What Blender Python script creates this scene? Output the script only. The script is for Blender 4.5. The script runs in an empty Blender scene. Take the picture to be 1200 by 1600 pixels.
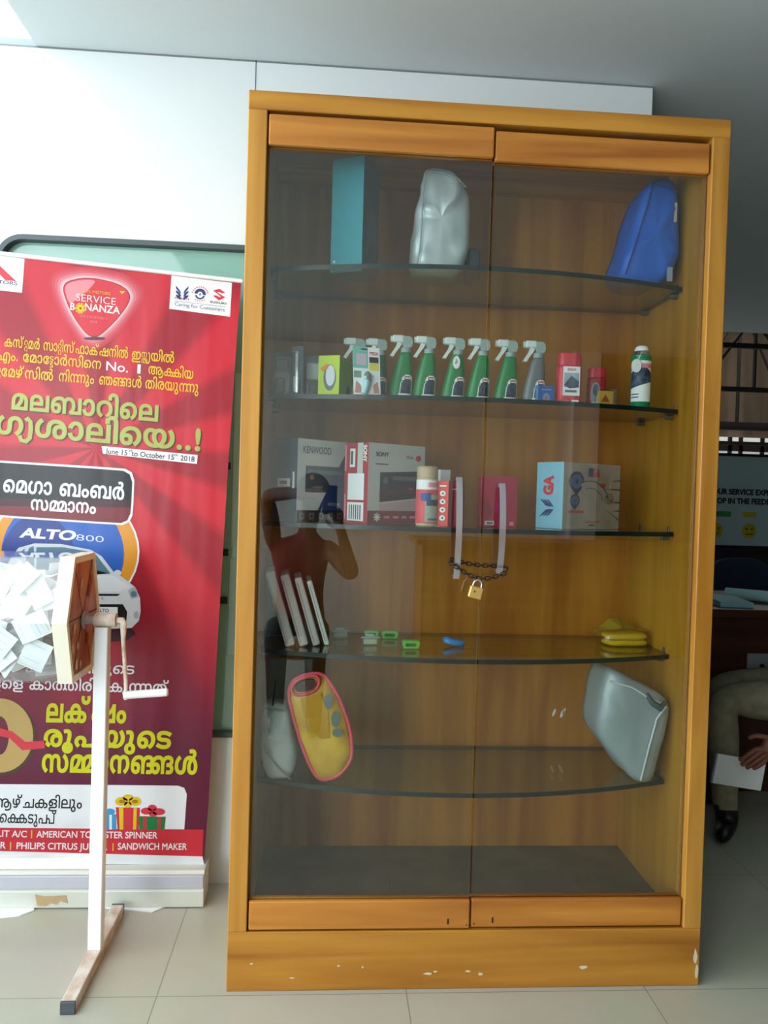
import bpy, bmesh, math, random
from mathutils import Vector, Matrix, noise
from mathutils.geometry import tessellate_polygon, delaunay_2d_cdt, interpolate_bezier
random.seed(7)
S = bpy.context.scene
COL = S.collection
PI = math.pi

# ------------------------------------------------------------------ camera
cam_d = bpy.data.cameras.new('camera')
cam = bpy.data.objects.new('camera', cam_d); COL.objects.link(cam)
cam_d.sensor_fit = 'VERTICAL'; cam_d.sensor_height = 32.0
cam_d.lens = 32.0 * 1250.0 / 1600.0
cam_d.clip_start = 0.02; cam_d.clip_end = 100
def cam_matrix(yaw, pitch, roll, loc):
    cy, sy = math.cos(yaw), math.sin(yaw)
    f = Vector((sy, cy, 0)); r = Vector((cy, -sy, 0)); u = Vector((0, 0, 1))
    cp, sp = math.cos(pitch), math.sin(pitch)
    f2 = cp * f + sp * u; u2 = cp * u - sp * f
    cr, sr = math.cos(roll), math.sin(roll)
    r2 = cr * r + sr * u2; u3 = cr * u2 - sr * r
    m = Matrix((r2, u3, -f2)).transposed().to_4x4(); m.translation = loc
    return m
cam.matrix_world = cam_matrix(0.06855, -0.02135, 0.02918, Vector((0.2205, -1.9643, 1.2347)))
S.camera = cam

# ------------------------------------------------------------------ world, light, exposure
def lin(c):
    if isinstance(c, str):
        c = [int(c[i:i + 2], 16) / 255 for i in (1, 3, 5)]
    return tuple(x / 12.92 if x <= 0.04045 else ((x + 0.055) / 1.055) ** 2.4 for x in c)
w = bpy.data.worlds.new('sky'); S.world = w; w.use_nodes = True
w.node_tree.nodes['Background'].inputs[0].default_value = (0.80, 0.90, 1.0, 1)
w.node_tree.nodes['Background'].inputs[1].default_value = 1.0
def area(name, loc, rot, sx, sy, power, color):
    l = bpy.data.lights.new(name, 'AREA'); l.shape = 'RECTANGLE'; l.size = sx; l.size_y = sy
    l.energy = power; l.color = color
    o = bpy.data.objects.new(name, l); COL.objects.link(o); o.location = loc; o.rotation_euler = rot
    return o
# daylight through the open shop front on the left side of the hall
area('shopfront_daylight', (-3.28, -2.0, 1.40), (0, -PI / 2, 0), 2.0, 4.0, 115, (0.86, 0.96, 1.0))
# added fill lamp before the solid rear wall, lights surfaces facing the camera
area('rear_left_fill', (-2.45, -5.02, 1.50), (PI / 2, 0, 0), 1.4, 1.9, 105, (0.86, 0.96, 1.0))
# added weak fill lamp under the closed workshop roof, brightens trusses and far wall
area('workshop_fill', (7.0, 9.2, 4.8), (0, 0, 0), 4.0, 3.0, 90, (1.0, 0.95, 0.85))
S.view_settings.view_transform = 'Standard'
S.view_settings.look = 'None'
S.view_settings.exposure = 0.0
S.view_settings.gamma = 1.0
S.view_settings.use_curve_mapping = False
S.cycles.max_bounces = 10
S.cycles.diffuse_bounces = 5
S.cycles.glossy_bounces = 4
S.cycles.transmission_bounces = 6
S.cycles.transparent_max_bounces = 40
S.cycles.sample_clamp_indirect = 4.0
S.cycles.use_denoising = True

# ------------------------------------------------------------------ materials
MATS = {}
def pmat(name, color, rough=0.5, metal=0.0, spec=0.5, coat=0.0, emit=None, estr=0.0, bump=None, trans=0.0, alpha=1.0):
    if name in MATS: return MATS[name]
    m = bpy.data.materials.new(name); m.use_nodes = True
    n = m.node_tree; b = n.nodes['Principled BSDF']
    b.inputs['Base Color'].default_value = (*lin(color), 1)
    b.inputs['Roughness'].default_value = rough
    b.inputs['Metallic'].default_value = metal
    b.inputs['Specular IOR Level'].default_value = spec
    b.inputs['Coat Weight'].default_value = coat
    b.inputs['Coat Roughness'].default_value = 0.08
    b.inputs['Alpha'].default_value = alpha
    b.inputs['Transmission Weight'].default_value = trans
    if emit:
        b.inputs['Emission Color'].default_value = (*lin(emit), 1); b.inputs['Emission Strength'].default_value = estr
    if bump:
        sc, st = bump
        tc = n.nodes.new('ShaderNodeTexCoord'); nz = n.nodes.new('ShaderNodeTexNoise'); bp = n.nodes.new('ShaderNodeBump')
        nz.inputs['Scale'].default_value = sc; nz.inputs['Detail'].default_value = 4
        bp.inputs['Strength'].default_value = st; bp.inputs['Distance'].default_value = 0.01
        n.links.new(tc.outputs['Object'], nz.inputs['Vector']); n.links.new(nz.outputs['Fac'], bp.inputs['Height'])
        n.links.new(bp.outputs['Normal'], b.inputs['Normal'])
    MATS[name] = m
    return m

def mottled(name, c1, c2, scale=6.0, rough=0.5, stretch=(1, 1, 1), bump=0.0, spec=0.5, contrast=(0.35, 0.65), metal=0.0, coat=0.0):
    """two tones of one material mixed by noise"""
    if name in MATS: return MATS[name]
    m = bpy.data.materials.new(name); m.use_nodes = True
    n = m.node_tree; b = n.nodes['Principled BSDF']
    tc = n.nodes.new('ShaderNodeTexCoord'); mp = n.nodes.new('ShaderNodeMapping'); nz = n.nodes.new('ShaderNodeTexNoise')
    mp.inputs['Scale'].default_value = stretch
    nz.inputs['Scale'].default_value = scale; nz.inputs['Detail'].default_value = 6
    cr = n.nodes.new('ShaderNodeValToRGB')
    cr.color_ramp.elements[0].position = contrast[0]; cr.color_ramp.elements[1].position = contrast[1]
    cr.color_ramp.elements[0].color = (*lin(c1), 1); cr.color_ramp.elements[1].color = (*lin(c2), 1)
    n.links.new(tc.outputs['Object'], mp.inputs['Vector']); n.links.new(mp.outputs['Vector'], nz.inputs['Vector'])
    n.links.new(nz.outputs['Fac'], cr.inputs['Fac']); n.links.new(cr.outputs['Color'], b.inputs['Base Color'])
    b.inputs['Roughness'].default_value = rough; b.inputs['Specular IOR Level'].default_value = spec
    b.inputs['Metallic'].default_value = metal; b.inputs['Coat Weight'].default_value = coat
    if bump:
        bp = n.nodes.new('ShaderNodeBump'); bp.inputs['Strength'].default_value = bump; bp.inputs['Distance'].default_value = 0.01
        n.links.new(nz.outputs['Fac'], bp.inputs['Height']); n.links.new(bp.outputs['Normal'], b.inputs['Normal'])
    MATS[name] = m
    return m

def wood(name, dark, light, grain, rough=0.38, fine=26.0, rings=0.55):
    """veneer: long streaks along the grain axis with wavy figure"""
    if name in MATS: return MATS[name]
    m = bpy.data.materials.new(name); m.use_nodes = True
    n = m.node_tree; b = n.nodes['Principled BSDF']
    tc = n.nodes.new('ShaderNodeTexCoord')
    mp = n.nodes.new('ShaderNodeMapping')
    st = [1.0, 1.0, 1.0]; st['xyz'.index(grain)] = 0.07
    mp.inputs['Scale'].default_value = st
    n.links.new(tc.outputs['Object'], mp.inputs['Vector'])
    n1 = n.nodes.new('ShaderNodeTexNoise'); n1.inputs['Scale'].default_value = fine; n1.inputs['Detail'].default_value = 8
    n1.inputs['Distortion'].default_value = 0.6
    n2 = n.nodes.new('ShaderNodeTexNoise'); n2.inputs['Scale'].default_value = 5.0; n2.inputs['Detail'].default_value = 3
    n2.inputs['Distortion'].default_value = 1.2
    n.links.new(mp.outputs['Vector'], n1.inputs['Vector']); n.links.new(mp.outputs['Vector'], n2.inputs['Vector'])
    mx = n.nodes.new('ShaderNodeMix'); mx.data_type = 'FLOAT'; mx.inputs[0].default_value = rings
    n.links.new(n1.outputs['Fac'], mx.inputs[2]); n.links.new(n2.outputs['Fac'], mx.inputs[3])
    cr = n.nodes.new('ShaderNodeValToRGB')
    cr.color_ramp.elements[0].position = 0.38; cr.color_ramp.elements[1].position = 0.60
    cr.color_ramp.elements[0].color = (*lin(dark), 1); cr.color_ramp.elements[1].color = (*lin(light), 1)
    n.links.new(mx.outputs[0], cr.inputs['Fac']); n.links.new(cr.outputs['Color'], b.inputs['Base Color'])
    b.inputs['Roughness'].default_value = rough; b.inputs['Specular IOR Level'].default_value = 0.4
    MATS[name] = m
    return m

def glass(name, tint, f0=0.045, rough=0.0, gloss=1.0):
    """clear sheet: what lies behind shows through its tint, each face mirrors a little"""
    if name in MATS: return MATS[name]
    m = bpy.data.materials.new(name); m.use_nodes = True
    n = m.node_tree; n.nodes.remove(n.nodes['Principled BSDF'])
    out = n.nodes['Material Output']
    tr = n.nodes.new('ShaderNodeBsdfTransparent'); tr.inputs[0].default_value = (*tint, 1)
    gl = n.nodes.new('ShaderNodeBsdfGlossy'); gl.inputs['Roughness'].default_value = rough
    gl.inputs['Color'].default_value = (gloss, gloss, gloss, 1)
    lw = n.nodes.new('ShaderNodeLayerWeight')
    pw = n.nodes.new('ShaderNodeMath'); pw.operation = 'POWER'; pw.inputs[1].default_value = 5.0
    ml = n.nodes.new('ShaderNodeMath'); ml.operation = 'MULTIPLY_ADD'; ml.inputs[1].default_value = 1 - f0; ml.inputs[2].default_value = f0
    mx = n.nodes.new('ShaderNodeMixShader')
    n.links.new(lw.outputs['Facing'], pw.inputs[0]); n.links.new(pw.outputs[0], ml.inputs[0])
    n.links.new(ml.outputs[0], mx.inputs[0]); n.links.new(tr.outputs[0], mx.inputs[1]); n.links.new(gl.outputs[0], mx.inputs[2])
    n.links.new(mx.outputs[0], out.inputs[0])
    MATS[name] = m
    return m

# ------------------------------------------------------------------ mesh builder
class MB:
    """collects faces in several materials and links them as ONE mesh object"""
    def __init__(s): s.v = []; s.f = []; s.m = []; s.sm = []; s.mats = []
    def mi(s, mat):
        if mat not in s.mats: s.mats.append(mat)
        return s.mats.index(mat)
    def add(s, vs, fs, mat, smooth=False, M=None):
        o = len(s.v); k = s.mi(mat)
        for p in vs:
            p = Vector(p); s.v.append(M @ p if M else p)
        for f in fs:
            s.f.append([o + i for i in f]); s.m.append(k); s.sm.append(smooth)
        return s
    def bm(s, b, mat, smooth=False, M=None):
        b.verts.ensure_lookup_table(); b.verts.index_update()
        s.add([v.co for v in b.verts], [[v.index for v in f.verts] for f in b.faces], mat, smooth, M)
        b.free(); return s
    def box(s, lo, hi, mat, bev=0.0, seg=1, M=None):
        b = bmesh.new(); bmesh.ops.create_cube(b, size=1)
        lo = Vector(lo); hi = Vector(hi); c = (lo + hi) / 2; d = hi - lo
        for v in b.verts: v.co = Vector((v.co.x * d.x, v.co.y * d.y, v.co.z * d.z)) + c
        if bev: bmesh.ops.bevel(b, geom=b.edges[:], offset=bev, segments=seg, affect='EDGES', profile=0.5)
        return s.bm(b, mat, False, M)
    def cyl(s, p0, p1, r0, mat, r1=None, n=20, caps=True, smooth=True):
        return s.loft_path([p0, p1], [r0, r0 if r1 is None else r1], mat, n, caps, smooth)
    def loft_path(s, pts, rs, mat, n=12, caps=True, smooth=True, closed=False):
        pts = [Vector(p) for p in pts]; vs = []; fs = []; N = len(pts)
        if not isinstance(rs, (list, tuple)): rs = [rs] * N
        up = None
        for i, p in enumerate(pts):
            a = pts[(i - 1) % N] if (closed or i > 0) else p
            c = pts[(i + 1) % N] if (closed or i < N - 1) else p
            t = (c - a).normalized()
            if up is None:
                up = t.orthogonal().normalized()
            else:
                up = (up - t * up.dot(t)).normalized()
            sd = t.cross(up)
            for k in range(n):
                an = 2 * PI * k / n
                vs.append(p + (up * math.cos(an) + sd * math.sin(an)) * rs[i])
        for i in range(N if closed else N - 1):
            for k in range(n):
                j = (i + 1) % N
                fs.append([i * n + k, i * n + (k + 1) % n, j * n + (k + 1) % n, j * n + k])
        s.add(vs, fs, mat, smooth)
        if caps and not closed:
            s.add(vs[:n], [list(range(n))[::-1]], mat); s.add(vs[-n:], [list(range(n))], mat)
        return s
    def lathe(s, prof, mat, n=24, at=(0, 0, 0), sx=1, sy=1, smooth=True):
        at = Vector(at); vs = []; fs = []
        for r, z in prof:
            for k in range(n):
                a = 2 * PI * k / n
                vs.append(at + Vector((r * sx * math.cos(a), r * sy * math.sin(a), z)))
        for i in range(len(prof) - 1):
            for k in range(n):
                fs.append([i * n + k, i * n + (k + 1) % n, (i + 1) * n + (k + 1) % n, (i + 1) * n + k])
        s.add(vs, fs, mat, smooth)
        s.add(vs[:n], [list(range(n))[::-1]], mat); s.add(vs[-n:], [list(range(n))], mat)
        return s
    def rings(s, rings, mat, smooth=True, caps=True):
        n = len(rings[0]); vs = [p for r in rings for p in r]; fs = []
        for i in range(len(rings) - 1):
            for k in range(n):
                fs.append([i * n + k, i * n + (k + 1) % n, (i + 1) * n + (k + 1) % n, (i + 1) * n + k])
        if caps: fs += [list(range(n))[::-1], [(len(rings) - 1) * n + k for k in range(n)]]
        return s.add(vs, fs, mat, smooth)
    def prism(s, poly, fn0, fn1, mat, smooth=False):
        """outline poly (2d points) carried to 3d at two depths by fn0 and fn1"""
        n = len(poly)
        tri = tessellate_polygon([[Vector((p[0], p[1], 0)) for p in poly]])
        A = [fn0(*p) for p in poly]; B = [fn1(*p) for p in poly]
        s.add(A + B, [list(t) for t in tri] + [[n + i for i in reversed(t)] for t in tri] +
              [[k, (k + 1) % n, n + (k + 1) % n, n + k] for k in range(n)], mat, smooth)
        return s
    def flat(s, poly, fn, mat):
        tri = tessellate_polygon([[Vector((p[0], p[1], 0)) for p in poly]])
        return s.add([fn(*p) for p in poly], [list(t) for t in tri], mat)
    def build(s, name, parent=None, kind=None):
        me = bpy.data.meshes.new(name)
        me.from_pydata([tuple(p) for p in s.v], [], s.f)
        for mt in s.mats: me.materials.append(mt)
        me.polygons.foreach_set('material_index', s.m)
        me.polygons.foreach_set('use_smooth', s.sm)
        b = bmesh.new(); b.from_mesh(me); bmesh.ops.recalc_face_normals(b, faces=b.faces[:]); b.to_mesh(me); b.free()
        me.update()
        o = bpy.data.objects.new(name, me); COL.objects.link(o)
        if parent: o.parent = parent; o.matrix_parent_inverse = parent.matrix_basis.inverted()
        if kind: o['kind'] = kind
        return o

def tag(o, label, cat, group=None):
    o['label'] = label; o['category'] = cat
    if group: o['group'] = group
    return o
def thing(name, label, cat, loc=(0, 0, 0), group=None):
    o = bpy.data.objects.new(name, None); COL.objects.link(o); o.location = loc
    o.empty_display_size = 0.05
    return tag(o, label, cat, group)
def box_obj(name, lo, hi, mat, parent=None, bev=0.0, kind=None):
    return MB().box(lo, hi, mat, bev).build(name, parent, kind)
def dup(root, loc, label=None):
    r = root.copy(); COL.objects.link(r)
    if label: r['label'] = label
    for ch in list(root.children):
        c = ch.copy(); COL.objects.link(c); c.parent = r; c.matrix_parent_inverse = ch.matrix_parent_inverse
        for g in ch.children:
            d = g.copy(); COL.objects.link(d); d.parent = c; d.matrix_parent_inverse = g.matrix_parent_inverse
    r.location = loc
    return r

# ------------------------------------------------------------------ lettering
_gl = {}
def glyph_mesh(txt, bold=0.0, res=4):
    """outline letters of the built-in font filled by winding, thickened by overprinting"""
    key = (txt, bold, res)
    if key in _gl: return _gl[key]
    cu = bpy.data.curves.new('t', 'FONT'); cu.body = txt
    o = bpy.data.objects.new('t', cu); COL.objects.link(o)
    dg = bpy.context.evaluated_depsgraph_get()
    cv = o.evaluated_get(dg).to_curve(dg)
    loops = []
    for sp in cv.splines:
        bp = sp.bezier_points; L = []
        for i in range(len(bp)):
            p, q = bp[i], bp[(i + 1) % len(bp)]
            straight = (p.handle_right - p.co).cross(q.co - p.co).length < 1e-5 and (q.handle_left - q.co).cross(q.co - p.co).length < 1e-5
            n = 1 if straight else res
            seg = interpolate_bezier(p.co, p.handle_right, q.handle_left, q.co, n + 1)
            L += [(v.x, v.y) for v in seg[:-1]]
        M = []
        for v in L:
            if not M or abs(v[0] - M[-1][0]) + abs(v[1] - M[-1][1]) > 1e-4: M.append(v)
        if len(M) > 2 and abs(M[0][0] - M[-1][0]) + abs(M[0][1] - M[-1][1]) < 1e-4: M.pop()
        if len(M) > 2: loops.append(M)
    o.evaluated_get(dg).to_curve_clear()
    bpy.data.objects.remove(o); bpy.data.curves.remove(cu)
    if bold and loops:
        def ar(L): return sum(L[i][0] * L[(i + 1) % len(L)][1] - L[(i + 1) % len(L)][0] * L[i][1] for i in range(len(L))) / 2
        sg = 1 if ar(max(loops, key=lambda L: abs(ar(L)))) > 0 else -1
        new = []
        for L in loops:
            M = []
            for i in range(len(L)):
                a, b, c = Vector(L[i - 1]), Vector(L[i]), Vector(L[(i + 1) % len(L)])
                d1 = (b - a).normalized(); d2 = (c - b).normalized()
                n1 = Vector((d1.y, -d1.x)); n2 = Vector((d2.y, -d2.x)); n = n1 + n2
                n = n / max(n.length, 1e-6); k = min(1.6, 1 / max(0.4, n.dot(n1)))
                M.append((b.x + n.x * k * bold * sg, b.y + n.y * k * bold * sg))
            new.append(M)
        loops = new
    pts = []; eds = []
    for L in loops:
        k = len(pts); pts += [Vector(v) for v in L]; eds += [(k + i, k + (i + 1) % len(L)) for i in range(len(L))]
    r = delaunay_2d_cdt(pts, eds, [], 0, 1e-5)
    V = [(v.x, v.y) for v in r[0]]; F = []
    def wind(x, y):
        w_ = 0
        for L in loops:
            for i in range(len(L)):
                (x0, y0), (x1, y1) = L[i], L[(i + 1) % len(L)]
                if (y0 <= y) != (y1 <= y):
                    t = (y - y0) / (y1 - y0)
                    if x0 + t * (x1 - x0) > x: w_ += 1 if y1 > y0 else -1
        return w_
    for f in r[2]:
        x = sum(V[i][0] for i in f) / 3; y = sum(V[i][1] for i in f) / 3
        if wind(x, y): F.append(list(f))
    vs, fs = V, F
    _gl[key] = (vs, fs)
    return _gl[key]
def latin(txt, bold=0.0):
    vs, fs = glyph_mesh(txt, bold)
    return [(vs, fs)]
def indic(tokens, bold=0.0):
    """tokens: a letter; 'A+B' letters joined side by side; 'A/B' letter B stacked under A; ' ' a gap"""
    out = []; x = 0.0
    def put(ch, ox, oy, sc):
        vs, fs = glyph_mesh(ch, bold, 3)
        out.append(([(ox + a * sc, oy + b * sc) for a, b in vs], fs))
        return ox + max(a for a, b in vs) * sc
    for t in tokens:
        if t == ' ': x += 0.32; continue
        if t == '~y':
            P = [(-0.16, -0.02), (-0.10, -0.17), (0.06, -0.20), (0.17, -0.08), (0.19, 0.20), (0.17, 0.46), (0.08, 0.55), (0.01, 0.48)]
            hw = 0.04 + bold
            vs = []; fs = []
            for i, (a, b) in enumerate(P):
                q = P[min(i + 1, len(P) - 1)]; p = P[max(i - 1, 0)]
                dx, dy = q[0] - p[0], q[1] - p[1]; L = math.hypot(dx, dy)
                vs += [(x + a - dy / L * hw, b + dx / L * hw), (x + a + dy / L * hw, b - dx / L * hw)]
            fs = [[2 * i, 2 * i + 2, 2 * i + 3, 2 * i + 1] for i in range(len(P) - 1)]
            out.append((vs, fs)); x += 0.19 + hw + 0.06; continue
        if '/' in t:
            a, b = t.split('/')
            e1 = put(a, x, 0.19, 0.66); e2 = put(b, x + 0.03, -0.22, 0.62); x = max(e1, e2) + 0.05
        elif '+' in t:
            p = t.split('+'); e = x
            for k, ch in enumerate(p):
                e = put(ch, e - (0.16 if k else 0), 0, 1.0)
            x = e + 0.05
        else:
            x = put(t, x, 0, 1.0) + (0.05 if t not in '.,!്' else 0.08)
    return out
def letters(mb, pieces, fn, mat, width=None, base=None, cap=None):
    """lay the pieces into a unit frame: x 0..1 over the whole run, y in cap heights, carried by fn(x, y)"""
    xs = [p[0] for vs, fs in pieces for p in vs]
    x0, x1 = min(xs), max(xs)
    c = cap or 0.7
    for i, (vs, fs) in enumerate(pieces):
        up = Vector((0, -0.00004 * (i % 3), 0))
        mb.add([fn((a - x0) / (x1 - x0), b / c) + up for a, b in vs], fs, mat)

# ------------------------------------------------------------------ shared materials
M_WALL = pmat('white_laminate', '#d9dee0', 0.4)
M_CEIL = pmat('ceiling_paint', '#cdd8dc', 0.8)
M_STILE = wood('honey_wood_upright', '#a56c22', '#c68e3c', 'z')
M_RAIL = wood('honey_wood_level', '#925716', '#c38832', 'x', fine=17)
M_DOORRAIL = wood('orange_wood_level', '#8a4917', '#cf8a38', 'x', fine=15, rings=0.5)
M_BACK = wood('veneer_back', '#9a5c18', '#bd7f2a', 'z', fine=18, rings=0.4)
M_SIDE = wood('veneer_side', '#a06c1c', '#bd8a2c', 'z', fine=20)
M_BASEBOARD = mottled('dusty_brown_board', '#5a4634', '#6e5840', 9, 0.85)
M_PANE = glass('door_glass', (0.92, 0.94, 0.93), 0.054)
M_SHELFG = glass('shelf_glass', (0.76, 0.82, 0.74), 0.05, 0.02)
M_GEDGE = pmat('glass_edge_green', '#0b2220', 0.25, spec=0.3)
M_PEDGE = pmat('pane_edge', '#7c6a52', 0.2)
M_STEEL = pmat('satin_steel', '#c9c4cc', 0.28, 0.9)
M_PEG = pmat('dull_peg', '#5f5b4c', 0.5, 0.4)
M_IRON = pmat('dark_iron', '#3b3230', 0.45, 0.8)
M_BRASS = pmat('brass', '#dcb668', 0.35, 0.6)
M_BLACK = pmat('black_plastic', '#14161a', 0.45)
M_WHITE = pmat('white_plastic', '#eef1f2', 0.4)
M_INK = pmat('black_ink', '#1a1d22', 0.6)
M_GREYINK = pmat('grey_ink', '#5b6068', 0.6)
M_PAPER = pmat('paper_white', '#f2f4f6', 0.75)
M_REDINK = pmat('red_ink', '#d22f3e', 0.55)
M_BLUEINK = pmat('navy_ink', '#27356f', 0.55)

# ------------------------------------------------------------------ setting
def floor_mat():
    m = bpy.data.materials.new('beige_tiles'); m.use_nodes = True
    n = m.node_tree; b = n.nodes['Principled BSDF']
    tc = n.nodes.new('ShaderNodeTexCoord'); mp = n.nodes.new('ShaderNodeMapping')
    mp.inputs['Location'].default_value = (0.165, 0.015, 0)
    br = n.nodes.new('ShaderNodeTexBrick'); br.offset = 0.0; br.squash = 1.0
    br.inputs['Scale'].default_value = 1.0; br.inputs['Brick Width'].default_value = 0.61; br.inputs['Row Height'].default_value = 0.61
    br.inputs['Mortar Size'].default_value = 0.0016; br.inputs['Mortar Smooth'].default_value = 0.3
    br.inputs['Color1'].default_value = (*lin('#bdbbab'), 1); br.inputs['Color2'].default_value = (*lin('#b9b7a7'), 1)
    br.inputs['Mortar'].default_value = (*lin('#8b897c'), 1)
    nz = n.nodes.new('ShaderNodeTexNoise'); nz.inputs['Scale'].default_value = 2.5; nz.inputs['Detail'].default_value = 6
    mx = n.nodes.new('ShaderNodeMix'); mx.data_type = 'RGBA'; mx.blend_type = 'MULTIPLY'; mx.inputs[0].default_value = 0.25
    n.links.new(tc.outputs['Object'], mp.inputs['Vector']); n.links.new(mp.outputs['Vector'], br.inputs['Vector'])
    n.links.new(tc.outputs['Object'], nz.inputs['Vector'])
    n.links.new(br.outputs['Color'], mx.inputs[6]); n.links.new(nz.outputs['Color'], mx.inputs[7])
    n.links.new(mx.outputs[2], b.inputs['Base Color'])
    b.inputs['Roughness'].default_value = 0.32
    return m
M_FLOOR = floor_mat()
box_obj('floor', (-3.3, -5.2, -0.1), (10.5, 12.1, 0), M_FLOOR, kind='structure')
ZC = 2.56
MB().box((-0.70, -5.2, ZC), (10.5, 4.0, ZC + 0.12), M_CEIL).box((-3.3, -5.2, ZC), (-2.6, 0.66, ZC + 0.12), M_CEIL) \
    .box((-2.6, -5.2, ZC), (-0.70, -3.2, ZC + 0.12), M_CEIL).box((-3.3, 0.66, ZC), (-0.7, 4.0, ZC + 0.12), M_CEIL) \
    .build('ceiling', kind='structure')
# luminous ceiling field beside the window wall
lt = thing('ceiling_light', 'bright white lit ceiling panel above the window wall', 'ceiling light', (-1.65, -1.3, ZC))
MB().box((-2.6, -3.2, ZC + 0.02), (-0.70, 0.55, ZC + 0.05), pmat('light_diffuser', '#ffffff', 0.6, emit='#f4fbff', estr=2.6)).build('diffuser', lt)

# back wall with the rounded window opening
WX0, WX1, WZ0, WZ1, WY = -0.80, 0.35, 0.47, 1.985, 0.552
def rrect(x0, x1, z0, z1, r, n=8):
    pts = []
    for cx, cz, a0 in ((x1 - r, z1 - r, 0), (x0 + r, z1 - r, 90), (x0 + r, z0 + r, 180), (x1 - r, z0 + r, 270)):
        for k in range(n + 1):
            a = math.radians(a0 + 90 * k / n); pts.append((cx + r * math.cos(a), cz + r * math.sin(a)))
    return pts
def frame_ring(mb, outer, inner, y0, y1, mat):
    n = len(outer)
    vs = [Vector((x, y0, z)) for x, z in outer] + [Vector((x, y0, z)) for x, z in inner] + \
         [Vector((x, y1, z)) for x, z in outer] + [Vector((x, y1, z)) for x, z in inner]
    fs = []
    for k in range(n):
        j = (k + 1) % n
        fs += [[k, j, n + j, n + k], [2 * n + k, 3 * n + k, 3 * n + j, 2 * n + j], [n + k, n + j, 3 * n + j, 3 * n + k], [k, 2 * n + k, 2 * n + j, j]]
    mb.add(vs, fs, mat)
wm = MB()
hole = rrect(WX0, WX1, WZ0, WZ1, 0.075)
# wall face around the opening: four bands plus corner fillers
for lo, hi in (((-3.3, WY, 0), (WX0, WY + 0.1, ZC)), ((WX1, WY, 0), (1.212, WY + 0.1, ZC)), ((WX0, WY, 0), (WX1, WY + 0.1, WZ0)), ((WX0, WY, WZ1), (WX1, WY + 0.1, ZC))):
    wm.box(lo, hi, M_WALL)
for cx, cz, a0, kx, kz in ((WX1, WZ1, 0, -1, -1), (WX0, WZ1, 90, 1, -1), (WX0, WZ0, 180, 1, 1), (WX1, WZ0, 270, -1, 1)):
    r = 0.075
    arc = [(cx + kx * r + r * math.cos(math.radians(a0 + 11.25 * k)), cz + kz * r + r * math.sin(math.radians(a0 + 11.25 * k))) for k in range(9)]
    wm.prism([(cx, cz)] + arc, lambda x, z: Vector((x, WY, z)), lambda x, z: Vector((x, WY + 0.1, z)), M_WALL)
wm.build('wall_back', kind='structure')
MB().box((-0.0435, WY - 0.0012, WZ1 + 0.01), (-0.0405, WY + 0.001, ZC), pmat('panel_joint', '#70787c', 0.6)) \
    .box((-3.2, WY - 0.0012, ZC - 0.005), (1.212, WY + 0.001, ZC), pmat('panel_joint', '#70787c', 0.6)).build('trim_1', kind='structure')
fm = MB(); frame_ring(fm, rrect(WX0 - 0.006, WX1 + 0.006, WZ0 - 0.006, WZ1 + 0.006, 0.081), rrect(WX0 + 0.009, WX1 - 0.009, WZ0 + 0.009, WZ1 - 0.009, 0.066), WY - 0.012, WY + 0.05, pmat('rubber_gasket', '#3f4b4e', 0.45))
wf = fm.build('window_1', kind='structure')
MB().prism(rrect(WX0 + 0.01, WX1 - 0.01, WZ0 + 0.01, WZ1 - 0.01, 0.065), lambda x, z: Vector((x, WY + 0.018, z)), lambda x, z: Vector((x, WY + 0.026, z)),
           pmat('sea_green_glass', '#86b5a8', 0.05, spec=0.8)).build('pane', wf)
lb = MB()
for z in (1.30, 1.03, 0.88): lb.box((-0.115, WY + 0.004, z), (-0.09, WY + 0.017, z + 0.022), M_BLACK)
for x0, z0, z1 in ((-0.085, 0.72, 1.02), (-0.083, 1.06, 1.6)): lb.box((x0, WY + 0.012, z0), (x0 + 0.03, WY + 0.0175, z1), pmat('pale_green_strip', '#9fc6bd', 0.3))
lb.build('window_latch', wf)
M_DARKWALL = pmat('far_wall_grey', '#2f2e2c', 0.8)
M_SHOPWALL = pmat('rear_wall_paint', '#efebe6', 0.7)
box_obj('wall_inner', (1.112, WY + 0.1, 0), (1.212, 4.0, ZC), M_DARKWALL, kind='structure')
box_obj('wall_rear', (-3.3, -5.2, 0), (2.37, -5.1, ZC), M_SHOPWALL, kind='structure')
box_obj('pillar_rear', (2.37, -5.2, 0), (2.60, -5.0, ZC), pmat('pillar_white', '#f5f5f3', 0.6), kind='structure')
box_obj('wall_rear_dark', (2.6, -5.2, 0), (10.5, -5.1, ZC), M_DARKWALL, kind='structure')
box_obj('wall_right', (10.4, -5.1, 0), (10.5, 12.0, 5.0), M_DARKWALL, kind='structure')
wl = MB()
wl.box((-3.3, -5.1, 0), (-3.2, -4.5, ZC), M_WALL).box((-3.3, 0.1, 0), (-3.2, WY, ZC), M_WALL).box((-3.3, -4.5, 2.46), (-3.2, 0.1, ZC), M_WALL)
wl.box((-3.25, -2.25, 0), (-3.2, -2.18, 2.46), pmat('door_post_grey', '#9aa1a5', 0.5))
wl.build('wall_left', kind='structure')

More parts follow.
